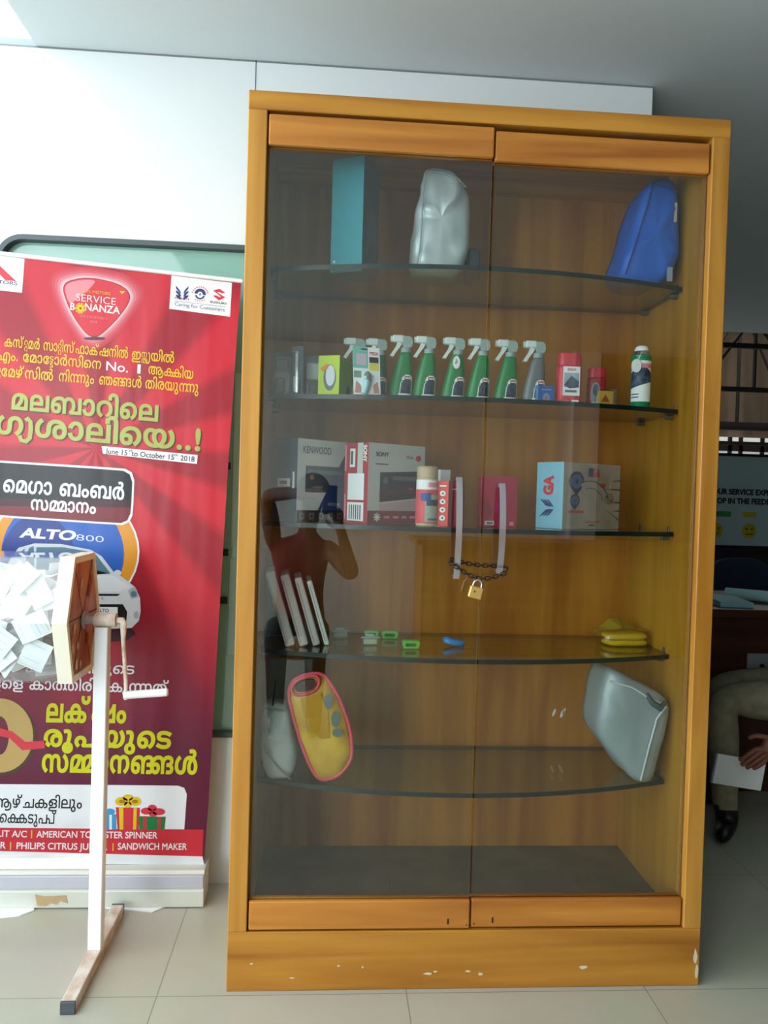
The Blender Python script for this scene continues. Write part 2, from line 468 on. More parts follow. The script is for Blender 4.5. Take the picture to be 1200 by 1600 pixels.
# workshop hall beyond the showroom
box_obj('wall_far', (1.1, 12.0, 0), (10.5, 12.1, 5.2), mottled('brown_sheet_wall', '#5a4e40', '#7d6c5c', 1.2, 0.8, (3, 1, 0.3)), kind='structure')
box_obj('ceiling_workshop', (1.1, 4.0, 5.0), (10.5, 12.0, 5.1), mottled('roof_sheets', '#6f6355', '#8a7b6b', 1.5, 0.8), kind='structure')
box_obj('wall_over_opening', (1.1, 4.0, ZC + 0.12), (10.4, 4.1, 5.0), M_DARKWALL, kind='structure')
M_TRUSS = pmat('truss_steel', '#2b2826', 0.6, 0.3)
def truss(y, z0, z1, xs, n, r=0.035):
    mb = MB()
    mb.box((xs[0], y - r, z0 - r), (xs[1], y + r, z0 + r), M_TRUSS).box((xs[0], y - r, z1 - r), (xs[1], y + r, z1 + r), M_TRUSS)
    d = (xs[1] - xs[0]) / n
    for k in range(n):
        xa = xs[0] + k * d
        mb.cyl((xa, y, z0), (xa, y, z1), r * 0.8, M_TRUSS, n=6)
        p, q = ((z1, z0) if k % 2 else (z0, z1))
        mb.cyl((xa, y, p), (xa + d, y, q), r * 0.7, M_TRUSS, n=6)
    return mb.build('beam_truss', kind='structure')
truss(6.4, 2.95, 3.75, (2.0, 10.2), 11, 0.025)
truss(8.2, 2.75, 3.75, (2.0, 10.2), 11, 0.03)
truss(10.2, 2.5, 4.4, (2.0, 10.2), 9, 0.035)
pl = MB()
for z in (2.34, 2.12): pl.box((2.0, 9.4, z), (10.2, 9.5, z + 0.05), M_TRUSS)
pl.build('beam_purlin', kind='structure')
wn = MB().box((6.2, 11.93, 1.7), (9.6, 11.98, 2.45), pmat('daylit_glazing', '#ffffff', 0.6, emit='#e9f2ee', estr=0.35))
w2 = wn.build('window_2', kind='structure')
fr2 = MB()
for x in (6.2, 6.75, 7.3, 7.5, 7.9, 8.5, 9.1): fr2.box((x, 11.9, 1.7), (x + 0.07, 11.93, 2.45), M_TRUSS)
fr2.box((6.2, 11.9, 2.2), (9.6, 11.93, 2.34), M_TRUSS); fr2.build('window_frame', w2)

# ------------------------------------------------------------------ display cabinet
W, H, D = 1.2, 2.2, 0.475
cab = thing('display_cabinet', 'tall honey coloured wooden display cabinet with two glass doors and curved glass shelves', 'cabinet', (W / 2, D / 2, 0))
T = 0.046
for x0, x1, nm in ((0, T, 'side_panel'), (W - T, W, 'side_panel')):
    sp = MB(); sp.box((x0, 0, 0.148), (x1, D, H - 0.045), M_STILE, 0.002); sp.build(nm, cab)
# inner lining of the side panels
MB().box((T, 0.045, 0.155), (T + 0.0025, D - 0.006, H - 0.046), M_SIDE).build('side_lining', cab)
MB().box((W - T - 0.0025, 0.045, 0.155), (W - T, D - 0.006, H - 0.046), M_SIDE).build('side_lining', cab)
MB().box((0, 0, H - 0.045), (W, D, H), M_RAIL, 0.002).build('top_panel', cab)
MB().box((T, 0.045, 0.130), (W - T, D - 0.006, 0.1549), M_BASEBOARD).build('bottom_panel', cab)
MB().box((T, D - 0.006, 0.148), (W - T, D, H - 0.045), M_BACK).build('back_panel', cab)
pm = MB(); pm.box((0, 0.0, 0), (W, 0.022, 0.1479), M_RAIL, 0.002).box((0, 0.0225, 0), (0.02, D, 0.1479), M_STILE).box((W - 0.02, 0.0225, 0), (W, D, 0.1479), M_STILE)
# chipped paint and scuffs on the plinth
M_CHIP = pmat('bare_chip', '#d3c3a8', 0.8)
ch = pm; rc = random.Random(3)
def chip(cx, cz, sx, sz, y=-0.0006):
    ch.flat([(cx + sx * math.cos(a) * rc.uniform(0.6, 1.1), cz + sz * math.sin(a) * rc.uniform(0.6, 1.1)) for a in [k * PI / 5 for k in range(10)]], lambda x, z: Vector((x, y, z)), M_CHIP)
for c in ((0.50, 0.040, .012, .004), (0.518, 0.045, .005, .003), (0.60, 0.045, .007, .003), (0.632, 0.037, .007, .005), (0.895, 0.052, .012, .006), (0.275, 0.062, .004, .003), (0.335, 0.058, .003, .003),
          (0.06, 0.07, .004, .003), (1.188, 0.075, .006, .024), (1.193, 0.035, .005, .02), (0.16, 0.033, .008, .0018)): chip(*c)
pm.build('plinth', cab)
# glass shelves
def shelf_outline(front, x0=0.052, x1=1.148, yb=0.415, ye=0.135):
    pts = [(x1, yb), (x0, yb), (x0, ye)]
    n = 22
    for k in range(1, n):
        t = k / n
        pts.append((x0 + (x1 - x0) * t, ye - (ye - front) * (1 - (2 * t - 1) ** 2)))
    pts.append((x1, ye))
    return pts
SZ = [1.815, 1.487, 1.157, 0.825, 0.484]
for z in SZ:
    poly = shelf_outline(0.030); t = 0.012
    mb = MB(); n = len(poly)
    tri = [list(q) for q in tessellate_polygon([[Vector((p[0], p[1], 0)) for p in poly]])]
    A = [Vector((x, y, z)) for x, y in poly]; B = [Vector((x, y, z - t)) for x, y in poly]
    mb.add(A, tri, M_SHELFG); mb.add(B, tri, M_SHELFG)
    mb.add(A + B, [[k, (k + 1) % n, n + (k + 1) % n, n + k] for k in range(n)], M_GEDGE)
    sh = mb.build('glass_shelf', cab)
    for x, sx in ((T + 0.0025, 1), (W - T - 0.0025, -1)):
        for y in (0.17, 0.37):
            MB().box((min(x, x + sx * 0.022), y - 0.006, z - 0.024), (max(x, x + sx * 0.022), y + 0.006, z - 0.0122), M_PEG, 0.002) \
                .box((min(x, x + sx * 0.004), y - 0.005, z - 0.012), (max(x, x + sx * 0.004), y + 0.005, z + 0.014), M_PEG, 0.001).build('shelf_support', sh)
# doors: a glass pane between a top and a bottom rail
def door(x0, x1, dy, z0, z1, hx, hz0, hz1, inner):
    mb = MB(); y = 0.020 + dy
    lo = (x0 + 0.002, y, z0 + 0.03); hi = (x1 - 0.001, y + 0.005, z1 - 0.03)
    vs = [Vector((a, b, c)) for a in (lo[0], hi[0]) for b in (lo[1], hi[1]) for c in (lo[2], hi[2])]
    mb.add(vs, [[0, 1, 5, 4], [2, 6, 7, 3]], M_PANE)
    mb.add(vs, [[0, 2, 3, 1], [4, 5, 7, 6], [0, 4, 6, 2], [1, 3, 7, 5]], M_PEDGE)
    d = mb.build('door', cab)
    MB().box((x0, 0.006 + dy, z0), (x1, 0.0195 + dy, z0 + 0.072), M_DOORRAIL, 0.004, 2).box((x0, 0.0255 + dy, z0), (x1, 0.038 + dy, z0 + 0.072), M_DOORRAIL, 0.002).build('bottom_rail', d)
    MB().box((x0, 0.004 + dy, z1 - 0.074), (x1, 0.0195 + dy, z1), M_DOORRAIL, 0.004, 2).box((x0, 0.0255 + dy, z1 - 0.074), (x1, 0.038 + dy, z1), M_DOORRAIL, 0.002).build('top_rail', d)
    # bowed flat pull bar
    hm = MB(); N = 14; pts = []
    for k in range(N + 1):
        t = k / N; pts.append((hz1 + (hz0 - hz1) * t, y - 0.018 - 0.024 * max(0.0, math.sin(PI * t)) ** 0.7))
    for k in range(N):
        (za, ya), (zb, yb) = pts[k], pts[k + 1]
        v = [Vector((hx + sx * 0.0075, yy + oy, zz)) for zz, yy in ((za, ya), (zb, yb)) for oy in (0, 0.0035) for sx in (-1, 1)]
        hm.add(v, [[0, 1, 5, 4], [2, 6, 7, 3], [0, 4, 6, 2], [1, 3, 7, 5]], M_STEEL)
    for zz in (hz1 - 0.006, hz0 + 0.006): hm.cyl((hx, y - 0.019, zz), (hx, y, zz), 0.006, M_STEEL, n=10)
    hm.build('handle', d)
    kx = x1 - 0.055 if inner > 0 else x0 + 0.055
    MB().box((kx - 0.002, 0.0052 + dy, z0 + 0.012), (kx + 0.002, 0.0062 + dy, z0 + 0.026), M_BLACK).build('keyhole', d)
    MB().cyl((kx + inner * 0.047, 0.0055 + dy, z0 + 0.010), (kx + inner * 0.047, 0.0062 + dy, z0 + 0.010), 0.002, M_BLACK, n=8).build('screw_hole', d)
    return d
door(T + 0.004, 0.601, -0.005, 0.152, 2.146, 0.539, 1.032, 1.284, 1)
door(0.605, W - T - 0.004, 0.0, 0.152, 2.140, 0.648, 1.047, 1.272, -1)

# chain looped round both pull bars, and the padlock closing it
def chain_path():
    P = []
    for k in range(7): t = k / 6; P.append((0.530 + 0.124 * t, 0.003 + 0.005 * t, 1.078 - 0.012 * t - 0.005 * math.sin(PI * t)))
    P += [(0.664, -0.004, 1.064), (0.661, -0.018, 1.056)]
    for k in range(9): t = k / 8; P.append((0.655 - 0.126 * t, -0.022 - 0.004 * math.sin(PI * t), 1.050 - 0.022 * math.sin(PI * t) + 0.018 * t))
    P += [(0.521, -0.018, 1.070), (0.522, -0.006, 1.076)]
    return [Vector(p) for p in P]
def link_ring(mb, c, t, up, L, wd, r, mat):
    t = t.normalized(); up = (up - t * up.dot(t)).normalized(); pts = []
    for k in range(16):
        a = 2 * PI * k / 16; ca, sa = math.cos(a), math.sin(a)
        pts.append(c + t * (L * (abs(ca) ** 0.7) * (1 if ca >= 0 else -1)) + up * (wd * sa))
    mb.loft_path(pts, r, mat, n=6, closed=True)
cp = chain_path(); seglen = [(cp[(i + 1) % len(cp)] - cp[i]).length for i in range(len(cp))]
tot = sum(seglen); NL = int(tot / 0.0105)
cm = MB()
for k in range(NL):
    s_ = tot * k / NL; i = 0
    while s_ > seglen[i]: s_ -= seglen[i]; i += 1
    a = cp[i]; b = cp[(i + 1) % len(cp)]
    link_ring(cm, a.lerp(b, s_ / seglen[i]), b - a, Vector((0, -1, 0.2)) if k % 2 else Vector((0.1, 0.2, 1)), 0.0078, 0.0046, 0.0015, M_IRON)
tag(cm.build('chain'), 'dark iron chain looped around both steel door handles of the cabinet', 'chain')
pk = thing('padlock', 'small brass padlock hanging from the iron chain on the cabinet doors', 'padlock', (0.585, -0.033, 0.99))
LM = Matrix.Translation((0.583, -0.033, 1.003)) @ Matrix.Rotation(math.radians(14), 4, 'Y')
MB().box((-0.0165, -0.0065, -0.0145), (0.0165, 0.0065, 0.0145), M_BRASS, 0.0025, 2, LM).build('body', pk)
sm_ = MB(); sm_.loft_path([LM @ Vector((0.0105 * math.cos(a) , 0, 0.0145 + 0.004 + 0.0125 * math.sin(a))) if 0 <= a <= PI else None for a in [PI * k / 12 for k in range(13)]], 0.0026, M_STEEL, n=8)
for sx in (-1, 1): sm_.cyl(LM @ Vector((sx * 0.0105, 0, 0.012)), LM @ Vector((sx * 0.0105, 0, 0.0186)), 0.0026, M_STEEL, n=8)
sm_.build('shackle', pk)
MB().cyl(LM @ Vector((-0.004, -0.0072, 0.002)), LM @ Vector((-0.004, -0.0064, 0.002)), 0.003, pmat('dull_brass', '#97743a', 0.4, 0.8), n=10).build('maker_stamp', pk)

# ------------------------------------------------------------------ helpers for the goods
def frame(O, U, V, lift=0.0006):
    O = Vector(O); U = Vector(U); V = Vector(V); N = U.cross(V).normalized()
    return lambda x, y, k=1: O + U * x + V * y + N * lift * k
def rect(f, x0, y0, x1, y1, k=1): return [f(x0, y0, k), f(x1, y0, k), f(x1, y1, k), f(x0, y1, k)]
def put_rect(mb, f, x0, y0, x1, y1, mat, k=1): mb.add(rect(f, x0, y0, x1, y1, k), [[0, 1, 2, 3]], mat)
def put_ell(mb, f, cx, cy, rx, ry, mat, k=1, n=20, a0=0, a1=360):
    pts = [f(cx + rx * math.cos(math.radians(a0 + (a1 - a0) * i / n)), cy + ry * math.sin(math.radians(a0 + (a1 - a0) * i / n)), k) for i in range(n + (0 if a1 - a0 == 360 else 1))]
    mb.add(pts, [list(range(len(pts)))], mat)
def put_poly(mb, f, pts, mat, k=1): mb.flat(pts, lambda x, y: f(x, y, k), mat)
def put_text(mb, f, x0, y0, x1, h, txt, mat, bold=0.0, k=2, up=False, down=False):
    """text from (x0,y0) to x1, cap height h; up = running upward instead"""
    if down: letters(mb, latin(txt, bold), lambda a, b: f(x0 + b * h, y0 - a * (y0 - x1), k), mat)
    elif up: letters(mb, latin(txt, bold), lambda a, b: f(x0 - b * h, y0 + a * (x1 - y0), k), mat)
    else: letters(mb, latin(txt, bold), lambda a, b: f(x0 + a * (x1 - x0), y0 + b * h, k), mat)
def carton(near, theta, w, L, z0, h):
    """box with its near vertical edge at near=(x,y); front face runs off at angle theta, side face at right angles.
       returns mesh builder, front frame and side frame (unit squares)"""
    th = math.radians(theta); u = Vector((math.cos(th), math.sin(th), 0)); s_ = Vector((-math.sin(th), math.cos(th), 0))
    O = Vector((near[0], near[1], z0)); V = Vector((0, 0, h))
    pts = [O, O + u * w, O + u * w + s_ * L, O + s_ * L]
    pts = pts + [p + V for p in pts]
    ff = frame(O, u * w, V); sf = frame(O + s_ * L, -s_ * L, V)
    return pts, ff, sf
def carton_obj(name, near, theta, w, L, z0, h, mf, ms, mt=None):
    pts, ff, sf = carton(near, theta, w, L, z0, h)
    mb = MB()
    mb.add(pts, [[0, 1, 5, 4]], mf); mb.add(pts, [[3, 0, 4, 7]], ms)
    mb.add(pts, [[1, 2, 6, 5], [2, 3, 7, 6], [4, 5, 6, 7], [3, 2, 1, 0]], mt or mf)
    return mb, ff, sf
def chaikin(p, it=2):
    for _ in range(it):
        q = []
        for i in range(len(p)):
            a, b = p[i], p[(i + 1) % len(p)]
            q += [(a[0] * .78 + b[0] * .22, a[1] * .78 + b[1] * .22), (a[0] * .22 + b[0] * .78, a[1] * .22 + b[1] * .78)]
        p = q
    return p
def dense(p, step):
    q = []
    for i in range(len(p)):
        a, b = p[i], p[(i + 1) % len(p)]; L = math.hypot(b[0] - a[0], b[1] - a[1]); n = max(1, int(L / step))
        q += [(a[0] + (b[0] - a[0]) * k / n, a[1] + (b[1] - a[1]) * k / n) for k in range(n)]
    return q
def pillow(mb, outline, y0, th, bulge, mat, amp=0.004, freq=18, seed=0, yaw=0.0, lean=0.0):
    """soft bag: outline in x,z; front face at y0 bulging forward, depth th; wrinkled"""
    p = dense(chaikin(outline, 2), 0.012)
    cx = sum(a for a, b in p) / len(p); cz = sum(b for a, b in p) / len(p)
    prof = [(0.04, 0), (0.25, .03), (0.45, .08), (0.62, .16), (0.78, .30), (0.90, .52), (0.97, .8), (1.0, 1.15)]
    zmin = min(b for a, b in p)
    R = []
    for s_, d in prof:
        R.append([Vector((cx + (a - cx) * s_, y0 + bulge * d, cz + (b - cz) * s_)) for a, b in p])
    for t in (0.25, 0.5, 0.75, 0.95): R.append([Vector((cx + (a - cx) * (1.0 - 0.02 * t), y0 + bulge * 1.15 + (th - bulge) * t, cz + (b - cz) * (1 - 0.02 * t))) for a, b in p])
    R.append([Vector((cx + (a - cx) * 0.8, y0 + th, cz + (b - cz) * 0.8)) for a, b in p])
    off = Vector((seed * 7.3, seed * 3.1, 0))
    out = []
    for r in R:
        q = []
        for v in r:
            e = noise.noise_vector(v * freq + off) * amp + noise.noise_vector(v * freq * 2.7 + off) * amp * 0.45
            # sharp folds
            f_ = abs(noise.noise(v * freq * 0.6 + off * 2)); e.y += -amp * 1.6 * max(0, 0.25 - f_) * 4
            nv = v + e; nv.z = max(nv.z, zmin); nv.y += (nv.z - zmin) * lean
            q.append(nv)
        out.append(q)
    mb.rings(out, mat, True, True)
    return mb

# ------------------------------------------------------------------ top shelf: teal carton, silver pouch, blue pouch
z = SZ[0] + 0.001
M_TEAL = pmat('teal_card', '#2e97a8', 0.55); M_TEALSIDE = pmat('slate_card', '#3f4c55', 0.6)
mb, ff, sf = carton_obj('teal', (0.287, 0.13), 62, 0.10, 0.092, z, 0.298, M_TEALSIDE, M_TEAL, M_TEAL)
for a, b in ((0.12, 0.10), (0.04, 0.02)): put_ell(mb, sf, a, b, 0.03, 0.012, M_PAPER, 1, 8)
put_ell(mb, ff, 0.55, 0.32, 0.34, 0.26, pmat('slate_print', '#4d5960', 0.6)); put_ell(mb, ff, 0.6, 0.2, 0.2, 0.12, pmat('umber_print', '#574a48', 0.6), 2)
tag(mb.build('tall_carton'), 'tall narrow teal carton standing on the topmost glass shelf', 'box')

M_SILVER = pmat('silver_fabric', '#c3d0d2', 0.38, 0.25); M_SILVERSEAM = pmat('silver_seam', '#9aa8ab', 0.5)
M_SIDESHADE = pmat('pouch_side_shade', '#2c3142', 0.7)
pm = MB(); o_ = [(0.428, z), (0.545, z), (0.572, z + 0.06), (0.575, z + 0.16), (0.560, z + 0.245), (0.530, z + 0.268), (0.47, z + 0.29), (0.448, z + 0.275), (0.428, z + 0.17), (0.422, z + 0.06)]
pt = thing('fabric_pouch', 'crumpled silver fabric pouch on the topmost shelf beside the teal carton', 'pouch', (0.5, 0.2, z))
pillow(pm, o_, 0.125, 0.13, 0.03, M_SILVER, 0.007, 15, 1).build('bag', pt)
sm = MB(); sm.loft_path([(0.447, 0.128, z + 0.262), (0.441, 0.122, z + 0.2), (0.44, 0.120, z + 0.12), (0.437, 0.122, z + 0.06), (0.431, 0.132, z + 0.012)], 0.0022, M_SILVERSEAM, n=6)
sm.loft_path([(0.45, 0.135, z + 0.268), (0.49, 0.122, z + 0.262), (0.53, 0.124, z + 0.25), (0.556, 0.14, z + 0.235)], 0.002, M_SILVERSEAM, n=6)
sm.build('seam', pt)
MB().box((0.572, 0.17, z), (0.606, 0.235, z + 0.085), M_SIDESHADE, 0.006).build('side_shade', pt)  # dark navy block stands in for the shade at the pouch's side

M_BLUE = pmat('blue_nylon', '#1f5fc4', 0.5); M_BLUEDK = pmat('blue_piping', '#173f92', 0.5)
bp_ = thing('nylon_pouch', 'bright blue nylon pouch leaning on the topmost shelf near the side panel', 'pouch', (1.05, 0.2, z))
o_ = [(0.965, z), (1.115, z), (1.142, z + 0.12), (1.132, z + 0.22), (1.118, z + 0.285), (1.075, z + 0.290), (1.045, z + 0.275), (1.01, z + 0.17)]
pm = MB(); pillow(pm, o_, 0.115, 0.15, 0.03, M_BLUE, 0.005, 14, 4); pm.build('bag', bp_)
sm = MB(); sm.loft_path([(1.052, 0.120, z + 0.27), (1.035, 0.112, z + 0.2), (1.012, 0.110, z + 0.12), (0.985, 0.116, z + 0.02)], 0.002, M_BLUEDK, n=6)
sm.loft_path([(1.055, 0.118, z + 0.258), (1.09, 0.114, z + 0.252), (1.122, 0.125, z + 0.245)], 0.002, M_BLUEDK, n=6)
sm.build('piping', bp_)
MB().box((1.112, 0.116, z + 0.165), (1.118, 0.121, z + 0.215), pmat('beige_tab', '#b9a893', 0.6)).build('label_tab', bp_)
MB().box((1.098, 0.116, z + 0.008), (1.112, 0.120, z + 0.045), pmat('grey_mesh_tab', '#8894a4', 0.6)).build('mesh_tab', bp_)

# ------------------------------------------------------------------ second shelf
z = SZ[1] + 0.001
M_CLEAR = glass('clear_blister', (0.93, 0.95, 0.96), 0.07, 0.05)
def blister(label, x, y, wd, h, yaw, items):
    t = thing('blister_pack', label, 'packet', (x, y, z), 'clear blister packs on the second shelf')
    R = Matrix.Translation((x, y, z)) @ Matrix.Rotation(math.radians(yaw), 4, 'Z')
    mb = MB(); mb.box((-wd / 2, 0.006, 0), (wd / 2, 0.0075, h), pmat('slate_backing_card', '#5a6874', 0.6), 0, 1, R); mb.build('backing_card', t)
    mb = MB(); mb.box((-wd / 2 + 0.003, -0.016, 0.002), (wd / 2 - 0.003, 0.0055, h - 0.012), M_CLEAR, 0.004, 2, R); mb.build('clear_shell', t)
    mb = MB()
    for a, b, c, d, mt in items: mb.box((a, -0.012, b), (c, 0.003, d), mt, 0.003, 1, R)
    mb.build('contents', t)
G1 = pmat('mid_grey_plastic', '#8d979e', 0.4); G2 = pmat('dark_grey_plastic', '#3c444b', 0.4); G3 = pmat('pale_grey_plastic', '#c2c9cc', 0.4)
blister('clear blister pack of dark grey parts, outermost on the second shelf by the door edge', 0.088, 0.19, 0.052, 0.118, 6, [(-0.018, 0.01, 0.004, 0.05, G2), (-0.018, 0.07, 0.014, 0.1, G2), (0.008, 0.012, 0.016, 0.06, G3)])
blister('slim clear blister pack with a pale grey stick inside, on the second shelf', 0.126, 0.15, 0.03, 0.13, -14, [(-0.007, 0.008, 0.007, 0.05, G3), (-0.003, 0.05, 0.003, 0.112, G3)])
blister('clear blister pack of grey parts beside the lime bulb carton on the second shelf', 0.166, 0.21, 0.046, 0.118, 4, [(-0.018, 0.05, 0.018, 0.095, G3), (-0.01, 0.008, 0.016, 0.04, G2)])

M_LIME = pmat('lime_card', '#bfd916', 0.5); M_LIME2 = pmat('green_card', '#8fbf1c', 0.5)
mb, ff, sf = carton_obj('bulb', (0.237, 0.115), 70, 0.105, 0.058, z, 0.104, M_LIME2, M_LIME)
put_ell(mb, sf, 0.55, 0.45, 0.30, 0.33, pmat('bulb_grey', '#55606a', 0.4), 1); put_ell(mb, sf, 0.58, 0.50, 0.22, 0.26, pmat('bulb_white', '#d6dce0', 0.4), 2)
put_poly(mb, sf, [(0.1, 0.68), (0.42, 0.80), (0.5, 0.68), (0.2, 0.6)], pmat('orange_print', '#e1802a', 0.5), 3)
put_rect(mb, ff, 0.55, 0.12, 0.8, 0.32, pmat('olive_print', '#5e6d1f', 0.5))
tag(mb.build('bulb_carton'), 'lime green carton with a light bulb picture on the second shelf', 'box')

# teal and white blister card with a pale device
t = thing('carded_gadget', 'white and teal hanging card with a pale blue gadget, in front of spray bottles', 'packet', (0.31, 0.105, z))
O = Vector((0.275, 0.085, z)); U = Vector((0.070, 0.016, 0)); V = Vector((-0.006, 0.012, 0.126))
mb = MB(); fc = frame(O, U, V)
mb.prism([(0, 0), (1, 0), (1, 1), (0, 1)], lambda x, y: fc(x, y, 0), lambda x, y: fc(x, y, -3), M_PAPER)
put_rect(mb, fc, 0.0, 0.56, 0.55, 1.0, pmat('mint_print', '#74c2b6', 0.5)); put_rect(mb, fc, 0.12, 0.62, 0.5, 0.86, pmat('lilac_print', '#c9bccf', 0.5), 2)
put_rect(mb, fc, 0.6, 0.68, 0.95, 0.8, M_INK); put_rect(mb, fc, 0.6, 0.52, 0.95, 0.67, pmat('yellow_print', '#e8d24a', 0.5)); put_text(mb, fc, 0.62, 0.84, 0.95, 0.07, 'MGA', M_REDINK, 0.02)
put_poly(mb, fc, [(0.04, 0.05), (0.3, 0.05), (0.28, 0.2), (0.1, 0.3)], pmat('skin_print', '#c98d7c', 0.6)); put_poly(mb, fc, [(0.75, 0.05), (0.96, 0.06), (0.9, 0.3), (0.72, 0.22)], pmat('skin_print', '#c98d7c', 0.6))
put_rect(mb, fc, 0.02, 0.36, 0.3, 0.5, pmat('sage_print', '#7f9a8d', 0.6)); put_ell(mb, fc, 0.42, 0.95, 0.14, 0.02, G2, 2)
mb.build('printed_card', t)
mb = MB()
pts = [fc(0.36, 0.03, 6), fc(0.44, 0.2, 9), fc(0.47, 0.36, 12), fc(0.46, 0.46, 8)]
mb.loft_path(pts, [0.008, 0.0095, 0.010, 0.005], pmat('ice_blue_plastic', '#b4dde6', 0.3), n=12)
mb.loft_path([fc(0.48, 0.30, 12), fc(0.5, 0.40, 12), fc(0.5, 0.47, 8)], [0.0105, 0.0105, 0.006], pmat('moss_plastic', '#6e7f78', 0.4), n=12)
mb.build('gadget', t)

# trigger spray bottles
M_SPRAYHEAD = pmat('spray_head_white', '#dfe8e4', 0.45); M_COLLAR = pmat('collar_frosted', '#9fb0ac', 0.4)
M_LABELDK = mottled('label_picture', '#1f2a38', '#4a5f78', 60, 0.5)
def body_half(zz, h=0.128):
    t = zz / h
    left = -0.032 + 0.029 * t ** 1.35
    right = 0.031 + 0.0015 * math.sin(PI * t) - 0.003 * t ** 3
    return left, right, 0.021 - 0.006 * t
def spray(label, liquid, x, y, zrot=0.0, group='trigger spray bottles on the second shelf'):
    t = thing('spray_bottle', label, 'bottle', (x, y, z), group)
    mb = MB(); R = []
    for zz, s_ in ((0, 0.86), (0.003, 0.97), (0.008, 1), (0.03, 1), (0.045, 1), (0.058, 1), (0.07, 1), (0.082, 1), (0.094, 1), (0.106, 1), (0.116, 1), (0.123, 0.97), (0.127, 0.86), (0.128, 0.7)):
        l, r, wy = body_half(zz); c = (l + r) / 2; a = (r - l) / 2 * s_
        R.append([Vector((x + c + a * math.copysign(abs(math.cos(q)) ** 0.75, math.cos(q)), y + wy * s_ * math.copysign(abs(math.sin(q)) ** 0.75, math.sin(q)), z + zz)) for q in [2 * PI * k / 28 for k in range(28)]])
    mb.rings(R, liquid); mb.build('body', t)
    # wrap-around label following the body
    lm = MB(); nx, nz = 14, 18; grid = {}
    for i in range(nx + 1):
        for j in range(nz + 1):
            u = i / nx; zz = 0.003 + 0.064 * j / nz
            l, r, wy = body_half(zz); c = (l + r) / 2; a = (r - l) / 2
            xx = c + a * (-0.22 + 1.18 * u)
            q = min(1, abs((xx - c) / a)); s_ = max(0, 1 - q ** (1 / 0.75 * 2)) ** (0.75 / 2)
            grid[i, j] = (Vector((x + xx, y - wy * s_ - 0.0007, z + zz)), u, j / nz)
    mk = {'w': M_PAPER, 'd': M_LABELDK, 'r': M_REDINK}
    for i in range(nx):
        for j in range(nz):
            u = (i + .5) / nx; v = (j + .5) / nz
            top = 0.62 + 0.38 * math.sqrt(max(0, 1 - ((u - 0.62) / 0.62) ** 2)) if u < 0.99 else 0.6
            if v > top or u < 0.16 * v: continue
            mt = 'w'
            if 0.24 < v < top - 0.16 and 0.16 * v + 0.07 < u < 0.96: mt = 'd'
            elif top - 0.12 < v < top - 0.05 and 0.35 < u < 0.8: mt = 'r'
            lm.add([grid[i, j][0], grid[i + 1, j][0], grid[i + 1, j + 1][0], grid[i, j + 1][0]], [[0, 1, 2, 3]], mk[mt])
    lm.build('label', t)
    cx = x + 0.0130
    MB().lathe([(0.0125, 0.1275), (0.0135, 0.129), (0.0135, 0.139), (0.011, 0.141)], M_COLLAR, 18, (cx, y, z)).build('collar', t)
    hm = MB()
    prof = [(0.027, 0.1412), (0.031, 0.152), (0.029, 0.166), (0.022, 0.171), (-0.020, 0.172), (-0.0215, 0.168), (-0.0215, 0.158), (-0.006, 0.155), (0.004, 0.150), (0.006, 0.1412)]
    hm.prism(prof, lambda a, b: Vector((x + a, y - 0.0085, z + b)), lambda a, b: Vector((x + a, y + 0.0085, z + b)), M_COLLAR)
    hm.build('spray_head', t)
    nm = MB(); nm.cyl((x - 0.0214, y, z + 0.1635), (x - 0.028, y, z + 0.1635), 0.0085, M_SPRAYHEAD, n=14)
    nm.box((x - 0.0225, y - 0.0095, z + 0.1545), (x + 0.006, y + 0.0095, z + 0.1735), M_SPRAYHEAD, 0.003, 2); nm.build('nozzle', t)
    tm = MB(); tp = [(0.004, 0.155), (-0.010, 0.155), (-0.0145, 0.142), (-0.0235, 0.128), (-0.030, 0.118), (-0.0205, 0.116), (-0.012, 0.130), (-0.003, 0.142)]
    tm.prism(tp, lambda a, b: Vector((x + a, y - 0.0065, z + b)), lambda a, b: Vector((x + a, y + 0.0065, z + b)), M_SPRAYHEAD); tm.build('trigger', t)
    return t
M_GREEN = pmat('green_bottle_plastic', '#048244', 0.3, coat=0.1); M_GREYB = pmat('grey_bottle_plastic', '#6d7477', 0.25, coat=0.3); M_DKGREEN = pmat('deep_green_plastic', '#1d6b4b', 0.3)
spray('green trigger spray bottle half hidden behind the lime bulb carton', M_DKGREEN, 0.276, 0.240)
spray('green trigger spray bottle hidden behind the white and teal card, only its head showing', M_DKGREEN, 0.336, 0.235)
sb = spray('green trigger spray bottle just beside the white and teal card', M_GREEN, 0.400, 0.175)
spots = [(0.463, 'second unobstructed green spray bottle counting from the white and teal card'), (0.541, 'green spray bottle with a white oval price tag on its neck'),
         (0.609, 'green spray bottle standing between the tagged bottle and the door seam'), (0.684, 'green spray bottle standing next to the grey spray bottle')]
for px, lb in spots: dup(sb, (px, 0.175, z), lb)
spray('grey trigger spray bottle, the only grey one among the green ones', M_GREYB, 0.760, 0.175)
tg = MB(); tg.flat([(0.547 + 0.0095 * math.cos(a), z + 0.104 + 0.017 * math.sin(a)) for a in [2 * PI * k / 20 for k in range(20)]], lambda a, b: Vector((a, 0.150, b)), M_PAPER)
tg.prism([(0.547 + 0.0095 * math.cos(a), z + 0.104 + 0.017 * math.sin(a)) for a in [2 * PI * k / 20 for k in range(20)]], lambda a, b: Vector((a, 0.151, b)), lambda a, b: Vector((a, 0.1524, b)), M_PAPER)
ft = frame((0.538, 0.1496, z + 0.088), (0.018, 0, 0), (0, 0, 0.034), 0.0003)
for q in ((.35, .62, .55, .7), (.5, .4, .62, .6), (.3, .35, .45, .5)): put_rect(tg, ft, *q, M_GREYINK)
